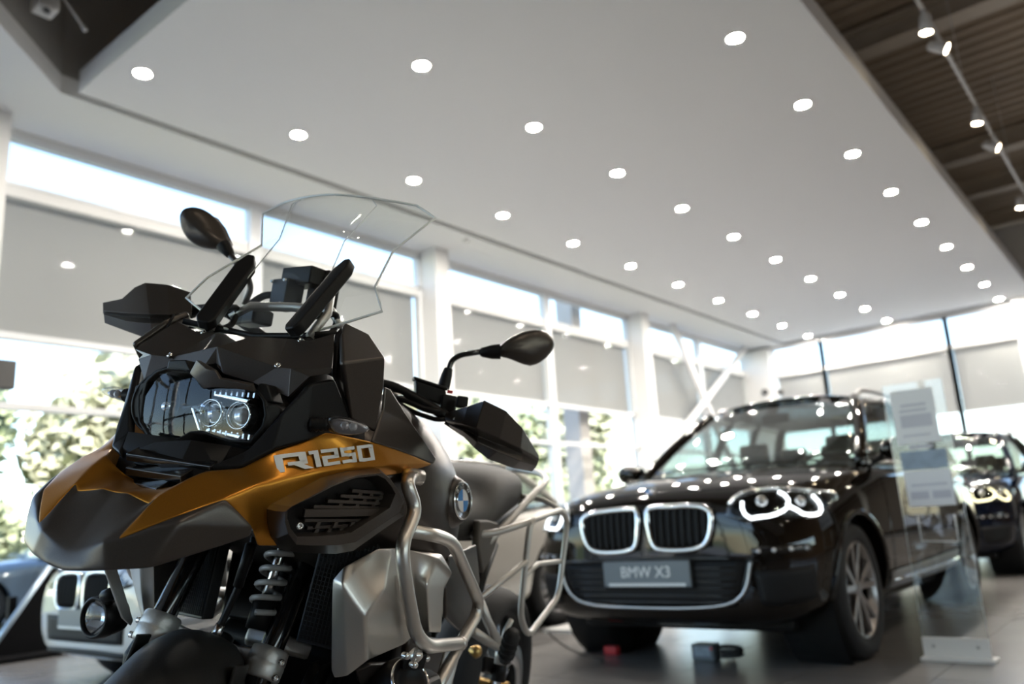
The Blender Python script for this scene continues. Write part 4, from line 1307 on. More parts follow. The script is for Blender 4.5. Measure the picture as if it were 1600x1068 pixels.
# brow above the right-hand lobe
mesh('lens_brow', [(-0.102, -0.0119, 1.1061), (-0.095, 0.0029, 1.1269), (-0.092, 0.0433, 1.1133), (-0.096, 0.0513, 1.1024), (-0.11, 0.1031, 1.0991), (-0.118, 0.1042, 1.0892), (-0.107, 0.0736, 1.0898), (-0.101, 0.0384, 1.0878), (-0.1, 0.0214, 1.084), (-0.101, 0.0025, 1.0968), (-0.085, 0.0335, 1.1114)], [(0, 1, 10, 9), (1, 2, 10), (10, 2, 3, 7, 8, 9), (3, 4, 6, 7), (4, 5, 6)], 'bike_grey', hl, solid=0.008, bevel=0.002)

# ---- upper fairing
NV = [(-0.2217, 0, 1.1876), (-0.218, 0.075, 1.189), (-0.2159, 0.12, 1.1885), (-0.2172, 0.165, 1.2042), (-0.1604, 0.106, 1.133), (-0.1447, 0, 1.1289), (-0.1343, 0.012, 1.1239), (-0.1378, 0.022, 1.1126), (-0.1491, 0.072, 1.104), (-0.1491, 0.145, 1.088),
      (-0.1549, 0.172, 1.1243), (-0.1836, 0.19, 1.1356), (-0.1485, 0.14, 1.1319), (-0.1711, 0.2, 1.1417), (-0.1373, 0, 1.1545)]
NF = [(0, 1, 4, 14), (1, 2, 12, 4), (2, 3, 13, 12), (14, 4, 8, 7), (14, 7, 6, 5), (4, 12, 9, 8), (12, 13, 11, 10), (12, 10, 9)]
mesh('upper_fairing', NV, NF, 'bike_grey', bike, mirror=True, solid=0.006, bevel=0.004, bseg=3, bang=8)
WV = [(-0.2394, 0.165, 1.2266), (-0.281, 0.19, 1.2168), (-0.2663, 0.236, 1.1781), (-0.2918, 0.226, 1.0548), (-0.2467, 0.2, 1.0715), (-0.1755, 0.212, 1.1518), (-0.2079, 0.182, 1.2024), (-0.2815, 0.234, 1.1305)]
for s in (1, -1):
    f_ = (lambda p: p) if s > 0 else mirl
    mesh('side_shroud', [f_(p) for p in WV], [(6, 0, 1, 2, 5), (5, 2, 7, 3, 4)], 'bike_grey', bike, solid=0.012, bevel=0.004, bseg=3, bang=10)
    mesh('shroud_slot', [f_(p) for p in ((-0.2061, 0.172, 1.2024), (-0.2168, 0.176, 1.2192), (-0.2107, 0.19, 1.1581), (-0.2033, 0.18, 1.1442), (-0.196, 0.186, 1.1361), (-0.2382, 0.205, 1.0711), (-0.2176, 0.195, 1.1232))], [(0, 1, 2, 3), (3, 2, 6, 4), (4, 6, 5)], 'bike_black', bike, solid=0.004)
    for c in ((-0.159, 0.107, 1.1329), (-0.2201, 0.1, 1.1856)):
        bolt(Vector(f_(c)) + Vector((0.004, s * 0.002, 0.003)), (0.7, s * 0.35, 0.6), 0.0055, bike)
    mesh('tank_cowl', [f_(p) for p in ((-0.3102, 0.222, 1.1346), (-0.3251, 0.226, 1.1326), (-0.4136, 0.238, 1.0778), (-0.5172, 0.246, 1.0246), (-0.5021, 0.249, 1.0142), (-0.3716, 0.245, 1.0273), (-0.2703, 0.236, 1.0367), (-0.2875, 0.232, 1.0616), (-0.309, 0.226, 1.0943))], [(0, 1, 2, 8), (8, 2, 6, 7), (2, 3, 4, 5), (2, 5, 6)], 'bike_grey', bike, solid=0.006, bevel=0.003, bang=8)
# dash shelf behind the nose and the inner windscreen frame
mesh('dash_panel', [(-0.2204, 0, 1.192), (-0.2453, 0.08, 1.2028), (-0.2241, 0.16, 1.2086), (-.40, .13, 1.20), (-.42, 0, 1.20)], [(0, 1, 2, 3, 4)], 'bike_black', bike, mirror=True, solid=0.01)

# ---- windscreen
def screen():
    E = [(-0.2788, 0.212, 1.2624), (-0.2917, 0.183, 1.308), (-0.3921, 0.152, 1.4055), (-0.4425, 0.204, 1.4901), (-0.4427, 0.159, 1.5147)]
    Cn = [(-0.2484, 0, 1.1977), (-.286, 0, 1.300), (-.332, 0, 1.405), (-.383, 0, 1.498), (-0.3896, 0, 1.5155)]
    bot = [(-0.2484, 0, 1.1977), (-0.2437, 0.042, 1.1997), (-0.245, 0.08, 1.2038), (-0.2622, 0.142, 1.2301), (-0.2788, 0.212, 1.2624)]
    ts = [0, .12, .25, .36, .42, .48, .54, .62, .74, .87, 1.0]
    rows = []
    for r in range(5):
        row = []
        for t in ts:
            e, c = Vector(E[r]), Vector(Cn[r])
            if r == 0:
                p = interp(bot, t)
            else:
                p = Vector((c.x + (e.x - c.x) * t ** 1.7, e.y * t, c.z + (e.z - c.z) * t ** 1.5))
                if r in (1, 2, 3): p.x += (0.010, 0.016, 0.012)[r - 1] * max(0, min(1, (0.54 - t) / 0.14))
            row.append(p)
        rows.append(row)
    # insert mid rows
    R2 = []
    for a, b in zip(rows[:-1], rows[1:]):
        R2 += [a, [p.lerp(q, .34) for p, q in zip(a, b)], [p.lerp(q, .67) for p, q in zip(a, b)]]
    R2.append(rows[-1])
    n = len(ts)
    crease = [R2[i][5] for i in range(1, len(R2) - 1)]
    V = [p for r in R2 for p in r]
    F = [(i * n + j, i * n + j + 1, (i + 1) * n + j + 1, (i + 1) * n + j) for i in range(len(R2) - 1) for j in range(n - 1)]
    o = mesh('windscreen', V, F, 'screen_glass', bike, mirror=True, merge=1e-4)
    half = [rows[0][j] for j in range(n)] + [r[-1] for r in R2[1:]] + [rows[-1][j] for j in range(n - 2, 0, -1)]
    full = [rows[-1][0]] + half[::-1][0:0]
    loop = half + [rows[-1][0]] + [Vector(mirl(p)) for p in reversed(half[1:])]
    tube('edge_glint', loop, 0.0024, 'edge_glint', o, n=6, closed=True)  # pale tube paints the bright line round the glass
    for sg in (1, -1):
        tube('fold_glint', [Vector((p.x + .001, p.y * sg, p.z)) for p in crease], 0.0011, 'edge_glint', o, n=5)  # pale thread paints a highlight along each fold
    return o
scr = screen()
for s in (1, -1):
    a, b = Vector((-.200, s * .092, 1.199)), Vector((-.312, s * .108, 1.350))
    d = (b - a).normalized()
    sd = Vector((0.25, s * 1.0, 0.15)); sd = (sd - d * sd.dot(d)).normalized()
    nn = d.cross(sd)
    V = []
    for p, w in ((a, .010), (a + d * .012, .018), (b - d * .02, .018), (b + d * .008, .007)):
        V += [p + sd * w + nn * .011, p - sd * w + nn * .011, p - sd * w - nn * .011, p + sd * w - nn * .011]
    F = [(0, 3, 2, 1), (12, 13, 14, 15)] + [(4 * i + j, 4 * i + (j + 1) % 4, 4 * i + 4 + (j + 1) % 4, 4 * i + 4 + j) for i in range(3) for j in range(4)]
    mesh('screen_pad', V, F, 'bike_black', bike, bevel=0.004, bseg=3)
    tube('screen_bracket', [a + Vector((-.02, 0, .03)), (a + b) / 2 + Vector((-.05, s * 0.01, -.015)), (-.30, s * .11, 1.22), a + Vector((-.02, s * .012, -.01))], 0.006, 'bike_black', bike, n=8, rad=0.03)
    tube('screen_bracket', [(-.235, s * .105, 1.20), (-.27, s * .11, 1.25), (-.285, s * .10, 1.29)], 0.008, 'cast_silver', bike, n=8)
tube('screen_crossbar', [(-.30, -.12, 1.235), (-.315, -.09, 1.262), (-.325, 0, 1.268), (-.315, .09, 1.262), (-.30, .12, 1.235)], [0.007, 0.009, 0.009, 0.009, 0.007], 'cast_silver', bike, n=8)
# tracker box on the bars behind the screen
bx = Vector((-0.44, -0.1048, 1.3147))
ub, vb, wb_ = Vector((.012, .028, 0)), Vector((0, 0, .031)), Vector((-.02, .008, 0))
nav = obox('navigation_mount', bx, ub * 0.95, vb, wb_, 'bike_black', bike, bevel=0.003)
for a, b in ((-1, -1), (-1, 1), (1, -1), (1, 1)):
    bolt(bx + ub * 0.78 * a + vb * 0.8 * b - wb_ + Vector((0.002, -0.001, 0)), (0.93, -0.37, 0), 0.0035, nav)
obox('mount_cradle', Vector((-0.45, -0.0762, 1.3558)), (.016, .046, 0), (0, 0, .019), (-.022, .008, 0), 'bike_black', nav, bevel=0.004)
obox('mount_cradle', Vector((-0.47, -0.0396, 1.3341)), (.012, .03, 0), (0, 0, .04), (-.018, .006, 0), 'bike_black', nav, bevel=0.004)
tube('mount_cable', [(-0.42, -0.1823, 1.2712), (-0.43, -0.177, 1.2931), (-0.44, -0.1611, 1.3116), (-0.44, -0.1299, 1.3147)], 0.008, 'bike_black', nav, n=8, rad=0.02)
obox('display_unit', (-0.36, -0.1152, 1.2471), (.02, .04, 0), (0, 0, .015), (-.02, .01, 0), 'bike_black', bike, bevel=0.006)

# ---- front indicators
def indicator(root_px, pts, stalk):
    b = pillow('indicator', pts, (0.014, 0.005, 0.005), (-0.014, -0.004, -0.002), 'indicator_lens', bike, inset=0.66, sub=1, grow=1.32)
    c = sum((Vector(p) for p in pts), Vector()) / len(pts)
    L_, Rr = Vector(pts[0]), Vector(pts[len(pts) // 2])
    for t in (.38, .58):
        lathe('indicator_led', L_.lerp(Rr, t) + Vector((-.004, 0, 0)), (1, .3, 0), [(0, .0075), (.004, .006), (.005, .003), (.003, 0)], 'led_clear', b, n=14)
    pillow('indicator_back', [c + (Vector(p) - c) * 0.95 + Vector((-.008, 0, 0)) for p in pts], (0.001, 0, 0), (-0.012, -0.003, 0), 'satin_chrome', b, inset=0.66, sub=1, grow=1.25)
    a, e = Vector(stalk[0]), Vector(stalk[1])
    pr = []
    for q in range(9):
        pr.append((q / 8 * (e - a).length, .0125 if q % 2 else .0095))
    lathe('indicator_stalk', a, e - a, pr, 'bike_black', b, n=14)
indicator(None, [(-0.1749, 0.205, 1.0552), (-0.1761, 0.206, 1.0646), (-0.1849, 0.225, 1.0665), (-0.202, 0.245, 1.0632), (-0.2094, 0.262, 1.0565), (-0.2076, 0.245, 1.0462), (-0.1929, 0.225, 1.0417), (-0.1868, 0.206, 1.0431)], ((-0.1655, 0.18, 1.0505), (-0.1791, 0.204, 1.0534)))
indicator(None, [(-0.1835, -0.215, 1.0613), (-0.1783, -0.215, 1.0697), (-0.1787, -0.232, 1.0717), (-0.1787, -0.25, 1.0677), (-0.1806, -0.268, 1.0616), (-0.1789, -0.25, 1.0562), (-0.1824, -0.232, 1.0526), (-0.1816, -0.215, 1.0519)], ((-0.1738, -0.18, 1.0622), (-0.1805, -0.212, 1.0612)))

# ---- left mirror
MLo = [(-0.735, 0.2556, 1.2758), (-0.745, 0.2712, 1.3039), (-0.765, 0.2921, 1.3272), (-0.785, 0.3206, 1.3439), (-0.805, 0.3453, 1.3453), (-0.82, 0.3629, 1.3315), (-0.82, 0.367, 1.3122), (-0.81, 0.3535, 1.2837), (-0.79, 0.3318, 1.2606), (-0.77, 0.3102, 1.2628), (-0.75, 0.285, 1.2705), (-0.74, 0.2685, 1.2704)]
ml = pillow('mirror', MLo, (0.022, 0.010, 0.006), (-0.02, -0.01, -0.004), 'bike_grey', bike, inset=0.66, grow=1.16)
cM = sum((Vector(p) for p in MLo), Vector()) / len(MLo)
mesh('mirror_glass', [cM + (Vector(p) - cM) * 0.86 + Vector((-.018, -.009, -.003)) for p in MLo], [tuple(range(12))], 'chrome', ml, smooth=False)
lathe('mirror_joint', (-0.725, 0.2241, 1.2729), Vector((-0.736, 0.2564, 1.2789)) - Vector((-0.725, 0.2241, 1.2729)), [(0, .008), (.004, .011), (.026, .0165), (.046, .0175)], 'bike_black', ml, n=16)
tube('mirror_stalk', [(-0.7, 0.1656, 1.1823), (-0.705, 0.1627, 1.2264), (-0.71, 0.1651, 1.2479), (-0.715, 0.1829, 1.262), (-0.725, 0.227, 1.2746)], 0.0065, 'bike_black_gloss', ml, n=10, rad=0.02)
lathe('mirror_boot', (-0.7, 0.1594, 1.1817), Vector((-0.705, 0.1623, 1.2292)) - Vector((-0.7, 0.1594, 1.1817)), [(0, .014), (.03, .0125), (.046, .0095)], 'bike_black', ml, n=14)
# ---- right mirror
MRo = [(-0.477, -0.446, 1.4803), (-0.4726, -0.442, 1.5018), (-0.4788, -0.432, 1.5134), (-0.4878, -0.415, 1.517), (-0.5007, -0.395, 1.5097), (-0.508, -0.37, 1.4851), (-0.5085, -0.35, 1.4584), (-0.5065, -0.335, 1.4385), (-0.503, -0.345, 1.425), (-0.5006, -0.38, 1.423), (-0.4924, -0.41, 1.427), (-0.4859, -0.435, 1.4484)]
mr = pillow('mirror', MRo, (0.022, -0.012, 0.002), (-0.02, 0.012, -0.002), 'bike_grey', bike, inset=0.64, grow=1.14)
cM = sum((Vector(p) for p in MRo), Vector()) / len(MRo)
mesh('mirror_glass', [cM + (Vector(p) - cM) * 0.86 + Vector((-.019, .011, -.002)) for p in MRo], [tuple(range(12))], 'chrome', mr, smooth=False)
lathe('mirror_joint', (-0.495, -0.335, 1.4319), Vector((-0.4972, -0.3, 1.401)) - Vector((-0.495, -0.335, 1.4319)), [(0, .0165), (.004, .0165), (.03, .011), (.034, .008)], 'bike_black', mr, n=16)
tube('mirror_stalk', [(-0.494, -0.31, 1.41), (-0.505, -0.285, 1.3846), (-0.5241, -0.27, 1.361), (-0.5342, -0.27, 1.3429), (-0.5287, -0.275, 1.3057)], 0.007, 'bike_grey', mr, n=10, rad=0.02)

# ---- hand guards, bars and controls
def guard(rows):
    return rings('hand_guard', [[Vector(p) for p in r] for r in rows], 'bike_grey', bike, cap0=False, cap1=False, closed=False, solid=0.006, bevel=0.005, bseg=3, bang=10)
hg = guard([[(-0.6, 0.2187, 1.1192), (-0.535, 0.2941, 1.135), (-0.48, 0.346, 1.1446), (-0.53, 0.373, 1.1335), (-0.6, 0.3866, 1.108), (-0.685, 0.4011, 1.0599)],
            [(-0.585, 0.2271, 1.1065), (-0.535, 0.2884, 1.1001), (-0.505, 0.3282, 1.0939), (-0.54, 0.3637, 1.0811), (-0.595, 0.3897, 1.0682), (-0.675, 0.4065, 1.0533)],
            [(-0.59, 0.23, 1.102), (-0.558, 0.2832, 1.0915), (-0.535, 0.3228, 1.0799), (-0.57, 0.3575, 1.069), (-0.625, 0.3856, 1.0569), (-0.682, 0.4038, 1.0467)],
            [(-0.592, 0.234, 1.0986), (-0.545, 0.2882, 1.0845), (-0.525, 0.3259, 1.0669), (-0.555, 0.3567, 1.0552), (-0.612, 0.3876, 1.0434), (-0.68, 0.4025, 1.0398)],
            [(-0.6, 0.2326, 1.0953), (-0.575, 0.2741, 1.0791), (-0.56, 0.3083, 1.0575), (-0.58, 0.3308, 1.0398), (-0.645, 0.362, 1.0291), (-0.69, 0.3913, 1.0269)]])
bolt(Vector((-0.575, 0.249, 1.1038)) + Vector((.006, .008, .002)), (0.7, 0.6, 0.2), 0.008, hg, h=0.006)
tube('left_grip', [(-0.62, 0.2155, 1.113), (-0.66, 0.2932, 1.0737), (-0.73, 0.3517, 1.0554)], [0.016, 0.018, 0.018], 'rubber', bike, n=14)
hr = guard([[(-0.335, -0.4714, 1.25), (-0.335, -0.4228, 1.2611), (-0.34, -0.4009, 1.2881), (-0.345, -0.3817, 1.3), (-0.35, -0.3296, 1.2999), (-0.355, -0.2722, 1.288)],
            [(-0.325, -0.4549, 1.2336), (-0.305, -0.38, 1.2295), (-0.3, -0.3424, 1.2294), (-0.3, -0.3103, 1.2301), (-0.31, -0.2725, 1.2334), (-0.34, -0.2465, 1.2472)],
            [(-0.335, -0.4641, 1.2299), (-0.32, -0.3916, 1.2243), (-0.315, -0.3537, 1.2242), (-0.315, -0.3213, 1.225), (-0.325, -0.2845, 1.2283), (-0.345, -0.2513, 1.2428)],
            [(-0.327, -0.4528, 1.2247), (-0.31, -0.3773, 1.2136), (-0.306, -0.3385, 1.2114), (-0.306, -0.308, 1.2121), (-0.315, -0.273, 1.2177), (-0.343, -0.2514, 1.2371)],
            [(-0.34, -0.4608, 1.2121), (-0.345, -0.4026, 1.1995), (-0.345, -0.3673, 1.1926), (-0.345, -0.3367, 1.1894), (-0.35, -0.3048, 1.2007), (-0.355, -0.2665, 1.2309)]])
tube('right_grip', [(-0.3657, -0.27, 1.2545), (-0.3776, -0.36, 1.2422), (-0.3672, -0.46, 1.2363)], 0.016, 'rubber', bike, n=14)
tube('handlebar', [(-0.62, 0.2155, 1.113), (-0.6, 0.153, 1.141), (-0.58, 0.0904, 1.1666), st_((-.52, .06, 1.17)), st_((-.52, -.06, 1.17)), (-0.3886, -0.22, 1.2697), (-0.3657, -0.27, 1.2545)], 0.011, 'bike_black', bike, n=12, rad=0.04)
# clutch reservoir and switch block
rc = Vector((-0.63, 0.1617, 1.1595))
ux, uy, uz = Vector((-.016, .030, -.006)), Vector((-.020, -.012, 0)), Vector((0, -.004, .018))
res = obox('fluid_reservoir', rc, ux, uy, uz, 'bike_black', bike, bevel=0.005)
obox('reservoir_lid', rc + uz * 1.15, ux * 1.08, uy * 1.08, uz * 0.18, 'bike_black', res, bevel=0.002)
obox('switch_block', (-0.64, 0.2024, 1.1412), (-.01, .014, 0), (-.02, -.01, 0), (0, 0, .020), 'bike_black', bike, bevel=0.005)
obox('switch_block', (-0.6, 0.2507, 1.1465), (-.006, .010, 0), (-.012, -.006, 0), (0, 0, .012), 'bike_black', bike, bevel=0.003)
obox('red_switch', (-0.63, 0.207, 1.168), (-.003, .005, 0), (-.006, -.003, 0), (0, 0, .003), 'red_plastic', bike)
for q in range(3):
    bolt((-0.6, 0.2442, 1.1512) if q == 0 else (-0.602, 0.251, 1.1481) if q == 1 else (-0.604, 0.2579, 1.145), (.6, .6, .4), 0.0022, bike)
tube('clutch_lever', [(-0.6, 0.208, 1.1221), (-0.585, 0.1781, 1.1214), (-0.575, 0.1439, 1.1329), (-0.57, 0.1034, 1.1391)], [0.007, 0.008, 0.007, 0.005], 'bike_black', bike, n=8, rad=0.03)
tube('control_cable', [(-0.56, 0.097, 1.1534), (-0.575, 0.1228, 1.1254), (-0.59, 0.155, 1.1129), (-0.6, 0.1961, 1.1048), (-0.61, 0.2133, 1.1076)], 0.005, 'bike_black', bike, n=8, rad=0.04)
tube('banjo_fitting', [(-0.57, 0.0903, 1.1447), (-0.58, 0.1123, 1.1454), (-0.6, 0.1294, 1.1469)], [0.008, 0.006, 0.007], 'bolt_steel', bike, n=8)
tube('brake_lever', [(-0.3728, -0.25, 1.2266), (-0.3772, -0.32, 1.2174), (-0.3909, -0.4, 1.2177)], 0.006, 'bike_black', bike, n=8)
dsp = obox('instrument_display', (-0.62, 0.1187, 1.0987), (-.008, .018, 0), (0, -.004, .022), (-.012, -.006, .004), 'bike_black', bike, bevel=0.004)
obox('display_screen', Vector((-0.62, 0.1187, 1.0987)) + Vector((.013, .006, -.003)), (-.006, .014, 0), (0, -.003, .017), (-.001, -.0005, 0), 'display', dsp)

# ---- air scoop with grille
so_ = [(-0.0917, 0.195, 0.9165), (-0.0978, 0.2, 0.9256), (-0.14, 0.212, 0.9497), (-0.1778, 0.222, 0.9707), (-0.2239, 0.232, 0.9839), (-0.297, 0.244, 0.994), (-0.3223, 0.25, 0.9828), (-0.3484, 0.258, 0.9604), (-0.368, 0.268, 0.9332), (-0.3724, 0.266, 0.9173), (-0.3343, 0.252, 0.8939), (-0.2758, 0.232, 0.8568), (-0.2391, 0.222, 0.8519), (-0.1761, 0.208, 0.8538), (-0.1382, 0.198, 0.8569), (-0.1145, 0.192, 0.8766), (-0.1001, 0.192, 0.8975)]
si_ = [(-0.0815, 0.222, 0.9213), (-0.088, 0.226, 0.9283), (-0.1156, 0.236, 0.942), (-0.153, 0.246, 0.9603), (-0.2005, 0.254, 0.9756), (-0.2619, 0.262, 0.9841), (-0.2833, 0.266, 0.9791), (-0.303, 0.27, 0.9674), (-0.3172, 0.272, 0.9562), (-0.3119, 0.268, 0.9319), (-0.2718, 0.258, 0.9106), (-0.2325, 0.246, 0.8891), (-0.1887, 0.24, 0.8854), (-0.1295, 0.232, 0.8841), (-0.1116, 0.226, 0.8837), (-0.0975, 0.222, 0.8954), (-0.0882, 0.22, 0.9091)]
so_ = [Vector(p) for p in so_]
si_ = [Vector(p) for p in si_]
cs = sum(si_, Vector()) / len(si_)
crest = [a.lerp(b, 0.55) + Vector((0.006, 0.010, 0)) for a, b in zip(so_, si_)]
deep = [cs + (p - cs) * 0.90 + Vector((-0.012, -0.030, -0.002)) for p in si_]
back = [cs + (p - cs) * 1.0 + Vector((-0.03, -0.075, 0)) for p in so_]
scoop = rings('air_scoop', [back, so_, crest, si_, deep], 'bike_grey', bike, cap0=True, cap1=True, bevel=0.003, bseg=2, bang=18)
mesh('scoop_backing', [p + Vector((0.002, .004, 0)) for p in deep], [tuple(range(len(deep)))], 'bike_black', scoop)
# slats and cross bars, cut to the opening
gl0, gl1 = Vector((-0.1137, 0.222, 0.9184)), Vector((-0.3362, 0.245, 0.9277))
zs = [((-0.2285, 0.236, 0.9548), (-0.3367, 0.25, 0.9547)), ((-0.2021, 0.232, 0.9457), (-0.332, 0.249, 0.9457)), ((-0.1732, 0.228, 0.9368), (-0.3294, 0.247, 0.9367)), ((-0.1441, 0.223, 0.9271), (-0.3245, 0.246, 0.9289)), ((-0.121, 0.224, 0.9178), (-0.3099, 0.25, 0.9219)), ((-0.1385, 0.215, 0.9059), (-0.2872, 0.238, 0.9076)), ((-0.1539, 0.212, 0.8938), (-0.2608, 0.228, 0.8981))]
for q, (a, b) in enumerate(zs):
    a, b = Vector(a), Vector(b)
    k = 0.0028 if q != 4 else 0.006
    sl = obox('scoop_slat', (a + b) / 2, (b - a) / 2, (0.001, 0.0035, 0.0), (0, 0, k), 'bike_grey', scoop, bevel=0.001)
    if q not in (3, 4):
        for t in (.22, .5, .78):
            p = a.lerp(b, t)
            obox('scoop_rib', p + Vector((0, 0, -.006)), (0.004, -.001, 0), (0, .002, 0), (-.003, 0, .006), 'bike_grey', sl)
bolt(Vector((-0.1118, 0.226, 0.8994)), (0.4, 0.9, 0.1), 0.0055, scoop)

# ---- silver side panel
SV = [(-0.2986, 0.19, 0.8006), (-0.2869, 0.216, 0.7976), (-0.3032, 0.205, 0.8249), (-0.3729, 0.226, 0.8548), (-0.4223, 0.23, 0.8544), (-0.3649, 0.254, 0.7921), (-0.3142, 0.252, 0.7495), (-0.3576, 0.248, 0.6739), (-0.3504, 0.218, 0.6431), (-0.3475, 0.196, 0.6361), (-0.3427, 0.19, 0.6493), (-0.4878, 0.224, 0.7435), (-0.5542, 0.222, 0.6662), (-0.4813, 0.236, 0.8492), (-0.5232, 0.235, 0.7917), (-0.5159, 0.266, 0.7891), (-0.5694, 0.258, 0.8326), (-0.5998, 0.252, 0.8388), (-0.6474, 0.262, 0.7994), (-0.6096, 0.264, 0.7723), (-0.6305, 0.262, 0.6837), (-0.5599, 0.268, 0.6956), (-0.3969, 0.238, 0.8243), (-0.5698, 0.238, 0.6911)]
SF = [(0, 2, 1), (0, 1, 8, 9, 10), (1, 2, 3), (1, 3, 22, 5, 6), (1, 6, 7, 8), (3, 4, 22), (22, 4, 11, 5), (5, 11, 6), (6, 11, 12, 7), (4, 13, 14, 11), (11, 14, 23, 12), (14, 15, 21, 23), (13, 16, 15, 14), (16, 18, 19, 15), (15, 19, 20, 21), (13, 17, 16), (16, 17, 18)]
mesh('silver_side_panel', SV, SF, 'bike_silver', bike, solid=0.004, bevel=0.007, bseg=1, bang=5, sub=2)
mesh('silver_side_panel', [mirl(p) for p in SV], SF, 'bike_silver', bike, solid=0.004, bevel=0.007, bseg=1, bang=5, sub=2)
# small intake in the lower corner of the panel
mesh('panel_vent', [(-0.3611, 0.225, 0.6531), (-0.3731, 0.245, 0.6645), (-0.4598, 0.24, 0.6499), (-0.4876, 0.235, 0.6273), (-0.4704, 0.23, 0.6159), (-0.3905, 0.22, 0.6245)], [(0, 1, 2, 3, 4, 5)], 'bike_grey', bike, solid=0.01, bevel=0.003)

# ---- tank and body shell: lofted cross-sections (half profile mirrored)
def loft_half(name, secs, m, parent, sub=2):
    n = len(secs[0][1])
    V, F = [], []
    for f, prof in secs:
        ring = [(f, l, z) for l, z in prof] + [(f, -l, z) for l, z in prof[::-1] if abs(l) > 1e-6]
        V += ring
    k = len(V) // len(secs)
    for i in range(len(secs) - 1):
        for j in range(k - 1):
            F.append((i * k + j, i * k + j + 1, (i + 1) * k + j + 1, (i + 1) * k + j))
        F.append((i * k + k - 1, i * k, (i + 1) * k, (i + 1) * k + k - 1))
    F.append(tuple(range(k - 1, -1, -1)))
    F.append(tuple((len(secs) - 1) * k + j for j in range(k)))
    return mesh(name, V, F, m, parent, sub=sub)
tank = loft_half('fuel_tank', [
    (-.34, [(0, 1.10), (.10, 1.10), (.19, 1.04), (.215, .96), (.19, .88), (.10, .84), (0, .84)]),
    (-.44, [(0, 1.14), (.11, 1.135), (.22, 1.06), (.255, .96), (.225, .84), (.12, .78), (0, .78)]),
    (-.54, [(0, 1.16), (.12, 1.15), (.235, 1.06), (.272, .96), (.24, .80), (.13, .74), (0, .74)]),
    (-.64, [(0, 1.15), (.12, 1.135), (.23, 1.045), (.268, .95), (.245, .78), (.14, .70), (0, .70)]),
    (-.72, [(0, 1.12), (.11, 1.10), (.205, 1.02), (.245, .93), (.235, .77), (.14, .68), (0, .68)]),
    (-.82, [(0, 1.06), (.09, 1.045), (.16, .985), (.19, .90), (.19, .76), (.12, .68), (0, .68)]),
    (-.94, [(0, 0.98), (.07, .965), (.11, .93), (.13, .86), (.14, .76), (.10, .70), (0, .70)])], 'bike_grey', bike)
# side cover below the tank, behind the crash bar
for s in (1, -1):
    mesh('side_cover', [(p[0], p[1] * s, p[2]) for p in ((-0.6675, 0.24, 0.8296), (-0.8836, 0.215, 0.8411), (-0.9561, 0.21, 0.7539), (-0.9703, 0.205, 0.6613), (-0.8394, 0.22, 0.6516), (-0.707, 0.235, 0.6983), (-0.66, 0.245, 0.7634))], [(0, 1, 2, 6), (2, 3, 4, 5, 6)], 'bike_grey', bike, solid=0.008, bevel=0.004)
# tank badge
rc0 = Vector((-0.6339, 0.262, 0.9463))
nb_ = Vector((0.10, 0.97, 0.16)).normalized()
rd_ = roundel('tank_badge', rc0 + nb_ * 0.006, nb_, (0.05, 0, 1), 0.0385, bike)
lathe('badge_seat', rc0 - nb_ * 0.016, nb_, [(0, .055), (.014, .047), (.021, .042), (.021, .036)], 'bike_grey', rd_, n=36)

# ---- seat, tail and luggage rack
loft_half('seat', [
    (-.86, [(0, .965), (.06, .96), (.10, .93), (.12, .88), (.09, .86), (0, .86)]),
    (-1.0, [(0, .93), (.10, .925), (.145, .90), (.155, .84), (.11, .82), (0, .82)]),
    (-1.14, [(0, .95), (.11, .945), (.155, .92), (.165, .85), (.11, .83), (0, .83)]),
    (-1.20, [(0, 1.02), (.11, 1.01), (.155, .97), (.16, .88), (.11, .85), (0, .85)]),
    (-1.40, [(0, 1.04), (.10, 1.03), (.14, 1.0), (.145, .92), (.10, .90), (0, .90)]),
    (-1.58, [(0, 1.03), (.08, 1.02), (.11, .99), (.115, .94), (.08, .92), (0, .92)])], 'seat_vinyl', bike)
mesh('seat_side_panel', [(-1.0025, 0.165, 0.889), (-1.0856, 0.162, 0.8876), (-1.1697, 0.158, 0.8792), (-1.1913, 0.158, 0.8513), (-1.1545, 0.16, 0.802), (-1.0831, 0.165, 0.7526), (-1.0091, 0.168, 0.829)], [(0, 1, 2, 3, 4, 5, 6)], 'seat_brown', bike, solid=0.02, bevel=0.006)
loft_half('tail', [(-1.2, [(0, .88), (.10, .87), (.12, .82), (.08, .78), (0, .78)]), (-1.5, [(0, .92), (.09, .91), (.10, .87), (.06, .85), (0, .85)]), (-1.72, [(0, .95), (.06, .94), (.07, .91), (.04, .90), (0, .90)])], 'bike_black', bike, sub=1)
